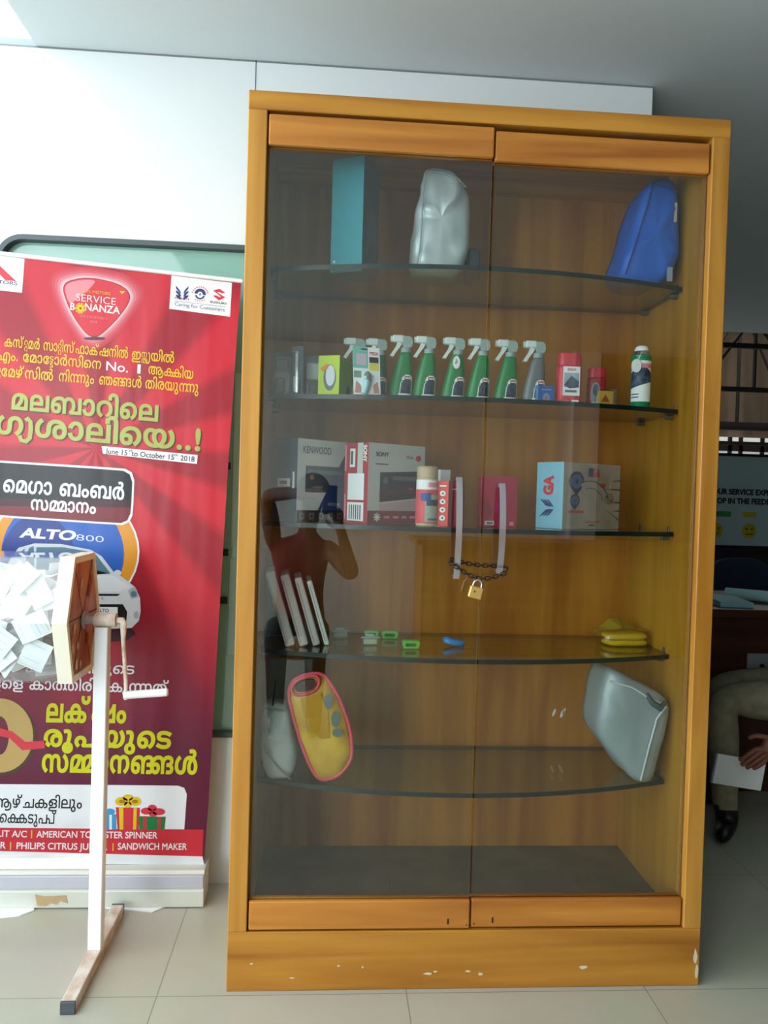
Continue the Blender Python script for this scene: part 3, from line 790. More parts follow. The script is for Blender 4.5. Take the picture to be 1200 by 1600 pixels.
tg.loft_path([(0.547, 0.1515, z + 0.120), (0.553, 0.158, z + 0.128), (0.557, 0.160, z + 0.134)], 0.0006, M_PAPER, n=5)
tag(tg.build('price_tag'), 'white oval price tag hung on the neck of a green spray bottle', 'tag')

# small blue carton
mb, ff, sf = carton_obj('b', (0.766, 0.135), 8, 0.046, 0.03, z, 0.05, pmat('blue_card', '#3464ae', 0.5), pmat('light_blue_card', '#5a86c4', 0.5))
put_ell(mb, ff, 0.5, 0.36, 0.22, 0.25, pmat('pale_blue_print', '#7d9bd0', 0.5), 1); put_ell(mb, ff, 0.5, 0.3, 0.1, 0.13, pmat('red_print', '#c0606c', 0.5), 2)
put_rect(mb, ff, 0.2, 0.75, 0.8, 0.82, pmat('pale_blue_print', '#7d9bd0', 0.5))
tag(mb.build('small_carton'), 'small blue carton in front of the grey spray bottle', 'box')

M_RED = pmat('red_plastic', '#d22c3f', 0.35); M_RED2 = pmat('dark_red_plastic', '#b0202c', 0.35)
def flat_bottle(label, x, y, wx, wy, h, cap_h, mat, mcap):
    t = thing('polish_bottle', label, 'bottle', (x, y, z))
    def sec(zz, s_, sx=1): return [Vector((x + wx * sx * s_ * math.copysign(abs(math.cos(q)) ** 0.6, math.cos(q)), y + wy * s_ * math.copysign(abs(math.sin(q)) ** 0.6, math.sin(q)), z + zz)) for q in [2 * PI * k / 28 for k in range(28)]]
    hb = h - cap_h
    MB().rings([sec(0, .94), sec(0.003, 1), sec(hb * .5, 1), sec(hb - 0.006, 0.99), sec(hb, 0.93), sec(hb + 0.001, 0.86)], mat).build('body', t)
    MB().rings([sec(hb + 0.0012, .93), sec(hb + 0.003, .95), sec(h - 0.005, .92), sec(h - 0.001, .86), sec(h, .74)], mcap).build('cap', t)
    f = frame((x - wx * 0.8, y - wy - 0.0002, z), (wx * 1.6, 0, 0), (0, 0, hb))
    return t, f
t, f = flat_bottle('large red bottle with a white picture label on the second shelf', 0.852, 0.15, 0.033, 0.02, 0.140, 0.036, M_RED, M_RED)
mb = MB(); put_rect(mb, f, 0.08, 0.24, 0.95, 0.98, M_PAPER); put_rect(mb, f, 0.14, 0.45, 0.9, 0.82, pmat('sky_print', '#9fb0bf', 0.5), 2)
put_poly(mb, f, [(0.14, 0.5), (0.5, 0.75), (0.9, 0.6), (0.9, 0.45), (0.4, 0.42)], M_LABELDK, 3); put_text(mb, f, 0.3, 0.87, 0.75, 0.07, 'SONAX', M_REDINK, 0.02)
put_rect(mb, f, 0.2, 0.32, 0.8, 0.38, M_GREYINK, 2); put_rect(mb, f, 0.55, 0.05, 0.92, 0.13, M_PAPER); put_rect(mb, f, 0.12, 0.10, 0.4, 0.115, pmat('pink_print', '#e9909a', 0.5)); mb.build('label', t)
t, f = flat_bottle('smaller dark red bottle behind the small yellow packet', 0.948, 0.21, 0.026, 0.018, 0.114, 0.030, M_RED2, M_RED)
mb = MB(); put_ell(mb, f, 0.3, 0.45, 0.34, 0.42, pmat('grey_label', '#9aa3a8', 0.5)); put_ell(mb, f, 0.32, 0.6, 0.2, 0.2, M_LABELDK, 2); put_rect(mb, f, 0.05, 0.1, 0.6, 0.2, M_PAPER, 2); mb.build('label', t)
# small clear packet with yellow card
t = thing('clear_packet', 'small clear packet with a yellow triangle card on the second shelf', 'packet', (0.945, 0.13, z))
MB().box((0.918, 0.118, z), (0.974, 0.135, z + 0.048), M_CLEAR, 0.003, 2).build('clear_shell', t)
mb = MB(); mb.box((0.924, 0.125, z + 0.003), (0.966, 0.127, z + 0.040), pmat('ochre_card', '#c79f35', 0.5)); f = frame((0.924, 0.1249, z + 0.003), (0.042, 0, 0), (0, 0, 0.037), 0.0003)
put_poly(mb, f, [(0.2, 0.2), (0.8, 0.2), (0.5, 0.75)], pmat('rust_print', '#a8481f', 0.5)); put_rect(mb, f, 0, 0, 1, 0.08, M_REDINK); mb.build('printed_card', t)
# green aerosol can with a white round tag
t = thing('aerosol_can', 'green and white aerosol can with a round white tag on the second shelf', 'can', (1.055, 0.165, z))
cx, cy = 1.055, 0.165
can = MB(); can.lathe([(0.024, 0), (0.0265, 0.002), (0.0265, 0.142), (0.0262, 0.144)], pmat('can_green', '#11885a', 0.25, coat=0.4), 32, (cx, cy, z))
can.build('body', t)
lm = MB()
def can_patch(a0, a1, z0_, z1_, mat, k=1):
    n = 12; r = 0.0265 + 0.0004 * k; vs = []
    for i in range(n + 1):
        a = math.radians(a0 + (a1 - a0) * i / n); zt = z1_(i / n) if callable(z1_) else z1_; zb = z0_(i / n) if callable(z0_) else z0_
        vs += [Vector((cx + r * math.sin(a), cy - r * math.cos(a), z + zb)), Vector((cx + r * math.sin(a), cy - r * math.cos(a), z + zt))]
    lm.add(vs, [[2 * i, 2 * i + 2, 2 * i + 3, 2 * i + 1] for i in range(n)], mat, True)
can_patch(-85, 50, 0.018, 0.128, M_PAPER); can_patch(-85, 50, lambda u: 0.052 + 0.02 * u, lambda u: 0.095 + 0.018 * math.sin(PI * u), M_LABELDK, 2)
can_patch(-20, 45, 0.108, 0.120, pmat('pink_print', '#e9909a', 0.5), 2); can_patch(-80, -30, 0.028, 0.031, M_GREYINK, 2); can_patch(-80, -30, 0.036, 0.039, M_GREYINK, 2)
lm.build('label', t)
MB().lathe([(0.0262, 0.1442), (0.022, 0.150), (0.0215, 0.154), (0.019, 0.156)], M_STEEL, 28, (cx, cy, z)).build('shoulder', t)
MB().lathe([(0.0185, 0.1562), (0.019, 0.158), (0.017, 0.166), (0.013, 0.170), (0.006, 0.171)], M_WHITE, 24, (cx, cy, z)).build('cap', t)
tg = MB(); tg.prism([(1.030 + 0.0135 * math.cos(a), z + 0.112 + 0.018 * math.sin(a)) for a in [2 * PI * k / 20 for k in range(20)]], lambda a, b: Vector((a, 0.134, b)), lambda a, b: Vector((a, 0.1355, b)), M_PAPER)
tg.loft_path([(1.034, 0.135, z + 0.128), (1.046, 0.138, z + 0.15)], 0.0006, M_PAPER, n=5)
tg.build('price_tag', t)

# ------------------------------------------------------------------ third shelf
z = SZ[2] + 0.001
M_CARDW = pmat('white_card', '#c9cbc9', 0.5); M_CARDBL = pmat('slate_blue_card', '#3c5068', 0.5)
# car stereo carton, slate blue side
mb, ff, sf = carton_obj('k', (0.135, 0.13), 42, 0.176, 0.10, z, 0.218, M_CARDW, M_CARDBL)
put_text(mb, ff, 0.10, 0.83, 0.66, 0.085, 'KENWOOD', M_GREYINK, 0.012)
put_rect(mb, ff, 0.16, 0.36, 1.0, 0.68, pmat('head_unit_dark', '#39434e', 0.35)); put_rect(mb, ff, 0.2, 0.58, 0.9, 0.63, pmat('head_unit_band', '#5a6874', 0.35), 2)
put_ell(mb, ff, 0.28, 0.54, 0.04, 0.035, pmat('amber_print', '#b87a6a', 0.5), 3)
put_poly(mb, ff, [(0.62, 0.42), (1.0, 0.9), (1.0, 0.12), (0.40, 0.12)], pmat('deep_blue_card', '#26386a', 0.5), 2)
put_rect(mb, ff, 0, 0, 1, 0.14, M_INK, 3)
for i in range(5): put_rect(mb, ff, 0.05 + 0.19 * i, 0.03, 0.15 + 0.19 * i, 0.11, M_GREYINK, 4); put_rect(mb, ff, 0.08 + 0.19 * i, 0.05, 0.12 + 0.19 * i, 0.09, M_INK, 5)
put_text(mb, ff, 0.62, 0.2, 0.86, 0.035, 'KDC-X', M_CARDW, 0, 3)
put_rect(mb, sf, 0.2, 0.42, 0.72, 0.52, M_PAPER); put_rect(mb, sf, 0.3, 0.45, 0.6, 0.49, M_GREYINK, 2); put_rect(mb, sf, 0.82, 0.40, 0.9, 0.6, M_PAPER)
tag(mb.build('car_stereo_carton'), 'white and slate blue car stereo carton marked KENWOOD on the third shelf', 'box')
# car stereo carton, red side strip
M_CRIM = pmat('crimson_card', '#b03040', 0.5)
mb, ff, sf = carton_obj('s', (0.319, 0.11), 36, 0.198, 0.102, z, 0.212, M_CARDW, M_CRIM)
put_rect(mb, ff, 0, 0, 1, 0.165, pmat('wine_card', '#7d2433', 0.5)); put_text(mb, ff, 0.12, 0.84, 0.34, 0.05, 'SONY', M_INK, 0.03)
put_rect(mb, ff, 0.12, 0.735, 0.34, 0.75, M_GREYINK); put_text(mb, ff, 0.66, 0.83, 0.78, 0.04, 'MGA', M_REDINK, 0.01); put_ell(mb, ff, 0.88, 0.84, 0.05, 0.04, M_REDINK)
put_poly(mb, ff, [(0.2, 0.27), (1.0, 0.34), (1.0, 0.68), (0.2, 0.64)], pmat('head_unit_black', '#2a2d33', 0.35)); put_poly(mb, ff, [(0.3, 0.36), (1.0, 0.40), (1.0, 0.46), (0.3, 0.43)], pmat('plum_print', '#5b3040', 0.4), 2)
put_ell(mb, ff, 0.3, 0.54, 0.04, 0.045, pmat('head_unit_band', '#5a6874', 0.35), 2); put_rect(mb, ff, 0.42, 0.55, 0.95, 0.6, pmat('head_unit_band', '#5a6874', 0.35), 2)
put_rect(mb, ff, 0.70, 0.44, 0.78, 0.46, M_REDINK, 3); put_poly(mb, ff, [(0.2, 0.17), (1.0, 0.17), (1.0, 0.32), (0.2, 0.25)], pmat('pinkish_card', '#c3a6a8', 0.5), 1)
for k in range(4): a = k * PI / 4; put_poly(mb, ff, [(0.16 + 0.06 * math.cos(a) - 0.008 * math.sin(a), 0.085 + 0.055 * math.sin(a) + 0.008 * math.cos(a)), (0.16 - 0.06 * math.cos(a) - 0.008 * math.sin(a), 0.085 - 0.055 * math.sin(a) + 0.008 * math.cos(a)), (0.16 - 0.06 * math.cos(a) + 0.008 * math.sin(a), 0.085 - 0.055 * math.sin(a) - 0.008 * math.cos(a)), (0.16 + 0.06 * math.cos(a) + 0.008 * math.sin(a), 0.085 + 0.055 * math.sin(a) - 0.008 * math.cos(a))], M_PAPER, 3)
for x0, x1 in ((0.28, 0.38), (0.44, 0.54), (0.6, 0.68), (0.74, 0.84)): put_rect(mb, ff, x0, 0.07, x1, 0.10, pmat('pink_print', '#e9909a', 0.5), 3)
put_rect(mb, sf, 0.55, 0.62, 0.78, 1.0, M_CARDW); put_rect(mb, sf, 0.24, 0.70, 0.46, 0.93, M_PAPER, 2); put_rect(mb, sf, 0.27, 0.73, 0.38, 0.9, M_GREYINK, 3)
put_rect(mb, sf, 0.18, 0.29, 0.86, 0.62, M_PAPER, 3); put_rect(mb, sf, 0.18, 0.03, 0.86, 0.26, M_PAPER, 3)
for i in range(6): put_rect(mb, sf, 0.26 + 0.09 * i, 0.05, 0.30 + 0.09 * i, 0.23, M_INK if i % 2 else M_GREYINK, 4)
put_rect(mb, sf, 0.03, 0.04, 0.09, 0.36, pmat('pink_print', '#e9909a', 0.5)); put_rect(mb, sf, 0.02, 0.65, 0.08, 0.98, pmat('pink_print', '#e9909a', 0.5))
put_text(mb, sf, 0.82, 0.97, 0.76, 0.13, 'SONY', M_PAPER, 0.04, 4, down=True)
tag(mb.build('car_stereo_carton'), 'white car stereo carton marked SONY with a crimson side on the third shelf', 'box')
# tin of polish with a cream top
t = thing('polish_tin', 'red and white polish tin with a tall cream cap in front of the stereo cartons', 'tin', (0.474, 0.12, z))
cx, cy = 0.474, 0.112
MB().lathe([(0.026, 0), (0.028, 0.003), (0.028, 0.119), (0.0275, 0.121)], pmat('cream_plastic', '#d9c8a8', 0.4), 30, (cx, cy, z)).build('body', t)
MB().lathe([(0.0272, 0.1212), (0.0278, 0.123), (0.0275, 0.148), (0.026, 0.153), (0.02, 0.155)], pmat('tan_cap', '#bfa888', 0.45), 30, (cx, cy, z)).build('cap', t)
lm = MB()
def tin_patch(a0, a1, z0_, z1_, mat, k=1):
    n = 10; r = 0.028 + 0.0004 * k; vs = []
    for i in range(n + 1):
        a = math.radians(a0 + (a1 - a0) * i / n); vs += [Vector((cx + r * math.sin(a), cy - r * math.cos(a), z + z0_)), Vector((cx + r * math.sin(a), cy - r * math.cos(a), z + z1_))]
    lm.add(vs, [[2 * i, 2 * i + 2, 2 * i + 3, 2 * i + 1] for i in range(n)], mat, True)
M_SALMON = pmat('salmon_print', '#e2525c', 0.5)
tin_patch(-100, 100, 0.006, 0.118, M_PAPER); tin_patch(-100, 100, 0.006, 0.094, M_SALMON, 2); tin_patch(-15, 70, 0.010, 0.080, pmat('sage_label', '#a9b5a4', 0.5), 3)
tin_patch(-40, 15, 0.064, 0.085, pmat('navy_print', '#2f4f8c', 0.5), 4); tin_patch(-8, 66, 0.052, 0.068, M_LABELDK, 4); tin_patch(0, 60, 0.014, 0.020, M_GREYINK, 4); tin_patch(0, 75, 0.100, 0.112, pmat('pink_print', '#e9909a', 0.5), 3)
lm.build('label', t)
# narrow red cartons
M_ORED = pmat('orange_red_card', '#d8402f', 0.5)
mb, ff, sf = carton_obj('n', (0.527, 0.088), 62, 0.03, 0.031, z, 0.118, M_CRIM, M_ORED)
for i, yv in enumerate((0.72, 0.54, 0.36, 0.18)):
    put_ell(mb, sf, 0.5, yv, 0.26, 0.06, M_PAPER, 1, 14); put_poly(mb, sf, [(0.38, yv), (0.6, yv + 0.03), (0.6, yv - 0.03)], M_INK, 2)
put_rect(mb, sf, 0.2, 0.87, 0.8, 0.90, M_PAPER)
tag(mb.build('narrow_carton'), 'narrow orange red carton with a column of round symbols on the third shelf', 'box')
mb, ff, sf = carton_obj('n2', (0.566, 0.122), 66, 0.034, 0.032, z, 0.116, M_CRIM, pmat('rose_card', '#c8435a', 0.5))
put_rect(mb, sf, 0.15, 0.82, 0.95, 0.85, M_PAPER)
tag(mb.build('narrow_carton'), 'narrow rose carton on the third shelf seen behind the steel handle', 'box')
mb, ff, sf = carton_obj('n3', (0.520, 0.195), 20, 0.03, 0.03, z, 0.150, M_PAPER, M_PAPER)
tag(mb.build('slim_carton'), 'slim white carton rising behind the narrow red cartons', 'box')
# pink red carton at the door seam
mb, ff, sf = carton_obj('p', (0.634, 0.17), 4, 0.094, 0.06, z, 0.136, pmat('raspberry_card', '#ad2846', 0.5), M_CRIM)
put_rect(mb, ff, 0.06, 0.03, 0.34, 0.11, M_CARDW); put_rect(mb, ff, 0.12, 0.045, 0.3, 0.09, M_GREYINK, 2); put_rect(mb, ff, 0.8, 0.03, 0.92, 0.10, pmat('pink_print', '#e9909a', 0.5))
put_poly(mb, ff, [(0.32, 0.28), (0.48, 0.28), (0.5, 0.48), (0.36, 0.5)], pmat('magenta_print', '#c22a6a', 0.5)); put_poly(mb, ff, [(0.0, 0.0), (0.3, 0.28), (0.12, 0.52), (0.0, 0.55)], pmat('dark_rose_print', '#8d1f35', 0.5), 1)
tag(mb.build('flat_carton'), 'raspberry red carton at the door seam behind the second handle', 'box')
# accessory carton, pale blue side
M_PBLUE = pmat('pale_blue_card', '#86c0d8', 0.4); M_PICT = mottled('grey_picture_card', '#91877a', '#a89c90', 14, 0.55)
mb, ff, sf = carton_obj('m', (0.835, 0.11), 31, 0.228, 0.096, z, 0.178, M_PICT, M_PBLUE)
put_text(mb, sf, 0.62, 0.50, 0.80, 0.33, 'GA', M_REDINK, 0.06, 2, up=True)
# emblem: two spread wings
def wings(mb, f, cx, cy, sx, sy, mat, k=2, turn=False):
    for sgn in (-1, 1):
        for i in range(3):
            a = 0.10 + 0.25 * i
            P = [(sgn * 0.05, -0.5 + a * 0.55), (sgn * 0.42, -0.15 + a * 0.9), (sgn * 0.5, 0.05 + a), (sgn * 0.12, -0.28 + a * 0.8)]
            put_poly(mb, f, [((cx - q * sx, cy + p * sy) if turn else (cx + p * sx, cy + q * sy)) for p, q in P], mat, k)
wings(mb, sf, 0.47, 0.31, 0.50, 0.27, M_BLUEINK, 2, True)
put_rect(mb, sf, 0.78, 0.2, 0.81, 0.85, pmat('mist_print', '#a7b3d0', 0.5))
M_GAUGE = pmat('gauge_blue', '#2b5f8f', 0.4); M_GDARK = pmat('gauge_dark', '#1d2a3a', 0.4)
for cx_, cy_, r_ in ((0.22, 0.72, 0.13), (0.2, 0.43, 0.085)):
    put_ell(mb, ff, cx_, cy_, r_, r_ * 1.15, M_GDARK, 1); put_poly(mb, ff, [(cx_ - r_ * .7, cy_ - r_ * .8), (cx_ + r_ * .7, cy_ - r_ * .8), (cx_ + r_ * .1, cy_ - r_ * 1.55), (cx_ - r_ * .1, cy_ - r_ * 1.55)], M_GDARK, 1)
    put_ell(mb, ff, cx_, cy_, r_ * .75, r_ * .85, M_GAUGE, 2); put_ell(mb, ff, cx_, cy_, r_ * .22, r_ * .3, M_GDARK, 3)
put_text(mb, ff, 0.42, 0.80, 0.62, 0.12, 'MGA', M_REDINK, 0.03); put_rect(mb, ff, 0.42, 0.80, 0.50, 0.93, M_BLUEINK, 4)
put_rect(mb, ff, 0.08, 0.24, 0.36, 0.285, pmat('brick_print', '#b04a40', 0.5)); put_rect(mb, ff, 0.38, 0.1, 0.64, 0.12, pmat('brick_print', '#b04a40', 0.5)); put_rect(mb, ff, 0.46, 0.05, 0.56, 0.07, M_INK)
# engine picture: hoses and lines
def arc_band(cx_, cy_, rx, ry, a0, a1, wd, mat, k=2):
    n = 14; out = []; inn = []
    for i in range(n + 1):
        a = math.radians(a0 + (a1 - a0) * i / n); out.append((cx_ + rx * math.cos(a), cy_ + ry * math.sin(a))); inn.append((cx_ + (rx - wd) * math.cos(a), cy_ + (ry - wd) * math.sin(a)))
    vs = [ff(*p, k) for p in out] + [ff(*p, k) for p in inn]
    mb.add(vs, [[i, i + 1, n + 2 + i, n + 1 + i] for i in range(n)], mat)
M_LINE = pmat('charcoal_print', '#51504f', 0.6); M_HAZE = pmat('mauve_print', '#9b8e88', 0.6)
arc_band(0.45, 0.40, 0.33, 0.32, 10, 120, 0.12, M_HAZE); arc_band(0.45, 0.40, 0.35, 0.34, 0, 120, 0.015, M_LINE, 3); arc_band(0.45, 0.40, 0.24, 0.23, 10, 110, 0.012, M_LINE, 3)
for q in ([(0.7, 0.62), (1, 0.60), (1, 0.63)], [(0.72, 0.32), (1, 0.12), (1, 0.15)], [(0.78, 0.42), (1, 0.40), (1, 0.43)], [(0.85, 0.28), (1, 0.27), (1, 0.3)], [(0.8, 0.74), (1, 0.75), (1, 0.77)]): put_poly(mb, ff, q, M_LINE, 3)
put_poly(mb, ff, [(0.78, 0.6), (0.86, 0.84), (0.82, 0.62)], pmat('sand_print', '#c0a58a', 0.6), 3); put_ell(mb, ff, 0.68, 0.67, 0.05, 0.035, pmat('brick_print', '#b04a40', 0.5), 3)
put_ell(mb, ff, 0.8, 0.47, 0.09, 0.09, pmat('olive_grey_print', '#8a8068', 0.6), 3); put_ell(mb, ff, 0.76, 0.5, 0.02, 0.02, M_LINE, 4); put_ell(mb, ff, 0.84, 0.44, 0.02, 0.02, M_LINE, 4)
tag(mb.build('accessory_carton'), 'carton with a pale blue side and grey picture front on the third shelf', 'box')

# ------------------------------------------------------------------ fourth shelf
z = SZ[3] + 0.001
M_SLIM = pmat('white_sleeve', '#c8c4bc', 0.45); M_SLIM2 = pmat('bright_sleeve', '#dfe4e2', 0.4)
sl = [(0.098, 0.030, 'outermost', M_SLIM), (0.138, 0.028, 'b', M_SLIM), (0.176, 0.024, 'c', M_SLIM), (0.206, 0.018, 'd', M_SLIM2)]
lbs = ['white slim sleeve leaning first in the row against the cabinet side', 'white slim sleeve leaning second in the row of four', 'white slim sleeve leaning third in the row of four', 'bright white sleeve on top of the leaning row, facing the shelf']
xb = 0.141
for i, (x, th, nm, mt) in enumerate(sl):
    ang = math.radians(17); hh = 0.205 - 0.008 * i
    Rm = Matrix.Translation((xb, 0.150 + 0.010 * i, z)) @ Matrix.Rotation(math.radians(3), 4, 'Z') @ Matrix.Rotation(-ang, 4, 'Y')
    m2 = MB(); m2.box((-th + 0.004, 0, 0.0), (0, 0.15, hh), mt, 0.005, 2, Rm)
    m2.box((-th + 0.008, -0.0006, 0.012), (-th + 0.010, 0.0, hh - 0.012), pmat('sleeve_crease', '#8f8a84', 0.6), 0, 1, Rm)
    ob = m2.build('slim_sleeve')
    zmn = min((v.co.z for v in ob.data.vertices)); ob.location.z = z - zmn
    tag(ob, lbs[i], 'sleeve', 'slim white sleeves leaning on the fourth shelf')
    xb += (sl[i + 1][1] if i < 3 else 0) / math.cos(ang) + 0.006
# dark board behind the sleeves
Rm = Matrix.Translation((0.058, 0.325, z)) @ Matrix.Rotation(math.radians(0), 4, 'Y')
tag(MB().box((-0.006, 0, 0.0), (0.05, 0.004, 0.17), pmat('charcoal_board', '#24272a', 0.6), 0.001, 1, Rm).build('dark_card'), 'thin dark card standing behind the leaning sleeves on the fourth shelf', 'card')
def clip(label, x, y, mat, scale=1.0, yaw=0):
    Rz = Matrix.Translation((x, y, z)) @ Matrix.Rotation(math.radians(yaw), 4, 'Z')
    t = thing('plastic_clip', label, 'clip', (x, y, z), 'small plastic clips on the fourth shelf')
    o = [(-0.022, 0.006), (-0.019, 0.001), (0.019, 0.001), (0.022, 0.006), (0.024, 0.016), (0.018, 0.021), (-0.018, 0.021), (-0.024, 0.016)]
    i_ = [(-0.014, 0.007), (-0.012, 0.005), (0.012, 0.005), (0.014, 0.007), (0.015, 0.012), (0.012, 0.014), (-0.012, 0.014), (-0.015, 0.012)]
    m2 = MB(); n = 8; vs = []
    for yy in (-0.010, 0.014): vs += [Rz @ Vector((a * scale, yy, b * scale)) for a, b in o] + [Rz @ Vector((a * scale, yy, b * scale)) for a, b in i_]
    fs = []
    for k in range(n):
        j = (k + 1) % n; fs += [[k, j, n + j, n + k], [2 * n + k, 3 * n + k, 3 * n + j, 2 * n + j], [k, 2 * n + k, 2 * n + j, j], [n + k, n + j, 3 * n + j, 3 * n + k]]
    m2.add(vs, fs, mat); m2.build('clip_body', t)
    MB().box((-0.015 * scale, 0.004, 0.0045 * scale), (0.015 * scale, 0.006, 0.0145 * scale), pmat('clip_inner', '#2f6a24', 0.5), 0, 1, Rz).build('inner_pad', t)
    MB().box((-0.028, -0.018, 0.0), (0.03, 0.004, 0.0009), M_CLEAR, 0, 1, Rz).build('clear_wrap', t)
M_CLIPG = pmat('leaf_green_plastic', '#57b53c', 0.35)
clip('green plastic clip in front, nearest the shelf edge', 0.449, 0.165, M_CLIPG)
clip('green plastic clip further back on the fourth shelf', 0.403, 0.31, M_CLIPG)
clip('green plastic clip partly behind the clear clamp pack', 0.352, 0.33, M_CLIPG, 0.85)
t = thing('plastic_clip', 'bright blue rounded clip lying on the fourth shelf', 'clip', (0.57, 0.2, z), 'small plastic clips on the fourth shelf')
MB().rings([[Vector((0.568 + s_ * (0.031 * math.cos(q) + 0.004 * math.cos(2 * q)), 0.205 + s_ * 0.016 * math.sin(q), z + hh - 0.004 * math.cos(q))) for q in [2 * PI * k / 24 for k in range(24)]] for s_, hh in ((0.7, 0.0045), (0.95, 0.006), (1.0, 0.011), (0.95, 0.017), (0.7, 0.021), (0.3, 0.0215))], pmat('cyan_blue_plastic', '#1e86cc', 0.35)).build('clip_body', t)
MB().box((0.56, 0.175, z), (0.62, 0.2, z + 0.0009), M_CLEAR).build('clear_wrap', t)
M_CLRP = pmat('clear_acrylic_part', '#c4d4cc', 0.12, alpha=0.42)
def clear_part(label, x, y, yaw, yel):
    Rz = Matrix.Translation((x, y, z)) @ Matrix.Rotation(math.radians(yaw), 4, 'Z')
    t = thing('clear_clamp', label, 'clamp', (x, y, z), 'clear plastic clamps on the fourth shelf')
    m2 = MB(); m2.box((-0.019, -0.010, 0.001), (0.019, 0.010, 0.017), M_CLRP, 0.003, 1, Rz).box((-0.026, -0.008, 0.0172), (0.026, 0.008, 0.0215), M_CLRP, 0.002, 1, Rz).box((-0.014, -0.005, 0.0217), (0.010, 0.005, 0.030), M_CLRP, 0.002, 1, Rz); m2.build('shell', t)
    MB().box((-0.010, -0.008, 0.003), (0.010, -0.003, 0.014), yel, 0.001, 1, Rz).build('insert', t)
clear_part('clear plastic clamp with a yellow green insert nearest the shelf front', 0.342, 0.205, 3, pmat('chartreuse', '#b8c83a', 0.5))
clear_part('frosted clear clamp behind, next to the leaning sleeves', 0.262, 0.30, 20, pmat('pale_sage', '#b6c8b8', 0.5))
# folded yellow cloth in a clear bag
t = thing('polish_cloth_pack', 'folded yellow cloth in a clear plastic bag on the fourth shelf', 'packet', (1.06, 0.3, z))
m2 = MB(); M_YEL = pmat('yellow_cloth', '#d9b81f', 0.8)
def slab(mb, cx, cy, a, b, z0_, z1_, yaw, mat, seed):
    R = []
    for s_, zz in ((0.9, z0_), (1, z0_ + (z1_ - z0_) * .3), (1, z0_ + (z1_ - z0_) * .7), (0.9, z1_), (0.5, z1_ + 0.001), (0.05, z1_ + 0.002)):
        r = []
        for k in range(32):
            q = 2 * PI * k / 32; x_ = a * s_ * math.copysign(abs(math.cos(q)) ** 0.5, math.cos(q)); y_ = b * s_ * math.copysign(abs(math.sin(q)) ** 0.5, math.sin(q))
            p = Vector((cx + x_ * math.cos(yaw) - y_ * math.sin(yaw), cy + x_ * math.sin(yaw) + y_ * math.cos(yaw), zz))
            p += noise.noise_vector(p * 22 + Vector((seed, 0, 0))) * 0.003; p.z = max(p.z, z0_); r.append(p)
        R.append(r)
    mb.rings(R, mat)
slab(m2, 1.075, 0.27, 0.062, 0.035, z + 0.001, z + 0.016, 0.12, M_YEL, 1); slab(m2, 1.075, 0.272, 0.062, 0.036, z + 0.018, z + 0.034, 0.12, M_YEL, 2); m2.build('cloth', t)
M_BAGOLV = glass('clear_bag', (0.92, 0.92, 0.80), 0.06, 0.15)
m2 = MB(); slab(m2, 1.072, 0.275, 0.075, 0.048, z, z + 0.042, 0.12, M_BAGOLV, 3); m2.build('clear_bag', t)
m2 = MB(); m2.add([Vector((0.995, 0.30, z + 0.03)), Vector((1.05, 0.33, z + 0.065)), Vector((1.075, 0.335, z + 0.066)), Vector((1.135, 0.31, z + 0.038)), Vector((1.07, 0.275, z + 0.046))], [[0, 1, 4], [1, 2, 4], [2, 3, 4]], pmat('olive_flap', '#a08c22', 0.6)); 
m2.add([Vector((0.995, 0.302, z + 0.027)), Vector((1.05, 0.334, z + 0.062)), Vector((1.075, 0.339, z + 0.063)), Vector((1.135, 0.313, z + 0.035)), Vector((1.07, 0.278, z + 0.043))], [[0, 1, 4], [1, 2, 4], [2, 3, 4]], pmat('olive_flap', '#a08c22', 0.6)); m2.build('bag_flap', t)

# ------------------------------------------------------------------ fifth shelf
z = SZ[4] + 0.001
t = thing('drawstring_bag', 'light grey cloth bag with a dark cord, slumped on the lowest glass shelf', 'bag', (0.1, 0.2, z))
m2 = MB(); M_GREYBAG = pmat('pale_grey_cloth', '#aeb7b5', 0.6)
pillow(m2, [(0.060, z), (0.142, z), (0.158, z + 0.05), (0.150, z + 0.10), (0.130, z + 0.19), (0.085, z + 0.20), (0.060, z + 0.19)], 0.100, 0.10, 0.03, M_GREYBAG, 0.006, 12, 6); m2.build('bag', t)
m2 = MB(); m2.loft_path([(0.064, 0.112, z + 0.125), (0.075, 0.099, z + 0.08), (0.105, 0.095, z + 0.04), (0.138, 0.107, z + 0.006)], 0.0022, pmat('grey_fold', '#8b9593', 0.6), n=6)
m2.loft_path([(0.068, 0.116, z + 0.188), (0.09, 0.108, z + 0.186), (0.12, 0.110, z + 0.182)], 0.0025, pmat('grey_fold', '#8b9593', 0.6), n=6); m2.build('seam', t)
MB().loft_path([(0.088, 0.120, z + 0.19), (0.090, 0.118, z + 0.22), (0.094, 0.120, z + 0.26)], 0.0025, M_BLACK, n=6).build('cord', t)
tag(MB().box((0.062, 0.325, z), (0.185, 0.332, z + 0.275), pmat('pale_card_board', '#8c908f', 0.6), 0.003, 2).build('pale_board'), 'pale grey card standing upright behind the yellow pouch', 'card')
t = thing('tool_pouch', 'yellow pouch with red piped edges and a clear front on the lowest glass shelf', 'pouch', (0.22, 0.2, z))
o_ = [(0.213, z), (0.262, z + 0.012), (0.298, z + 0.06), (0.290, z + 0.14), (0.255, z + 0.225), (0.215, z + 0.285), (0.150, z + 0.272), (0.128, z + 0.235), (0.150, z + 0.15), (0.185, z + 0.05)]
m2 = MB(); M_YPOUCH = mottled('yellow_vinyl', '#b08416', '#d3ab26', 9, 0.4, contrast=(0.35, 0.6)); pillow(m2, o_, 0.088, 0.045, 0.016, M_YPOUCH, 0.0025, 14, 9); m2.build('bag', t)
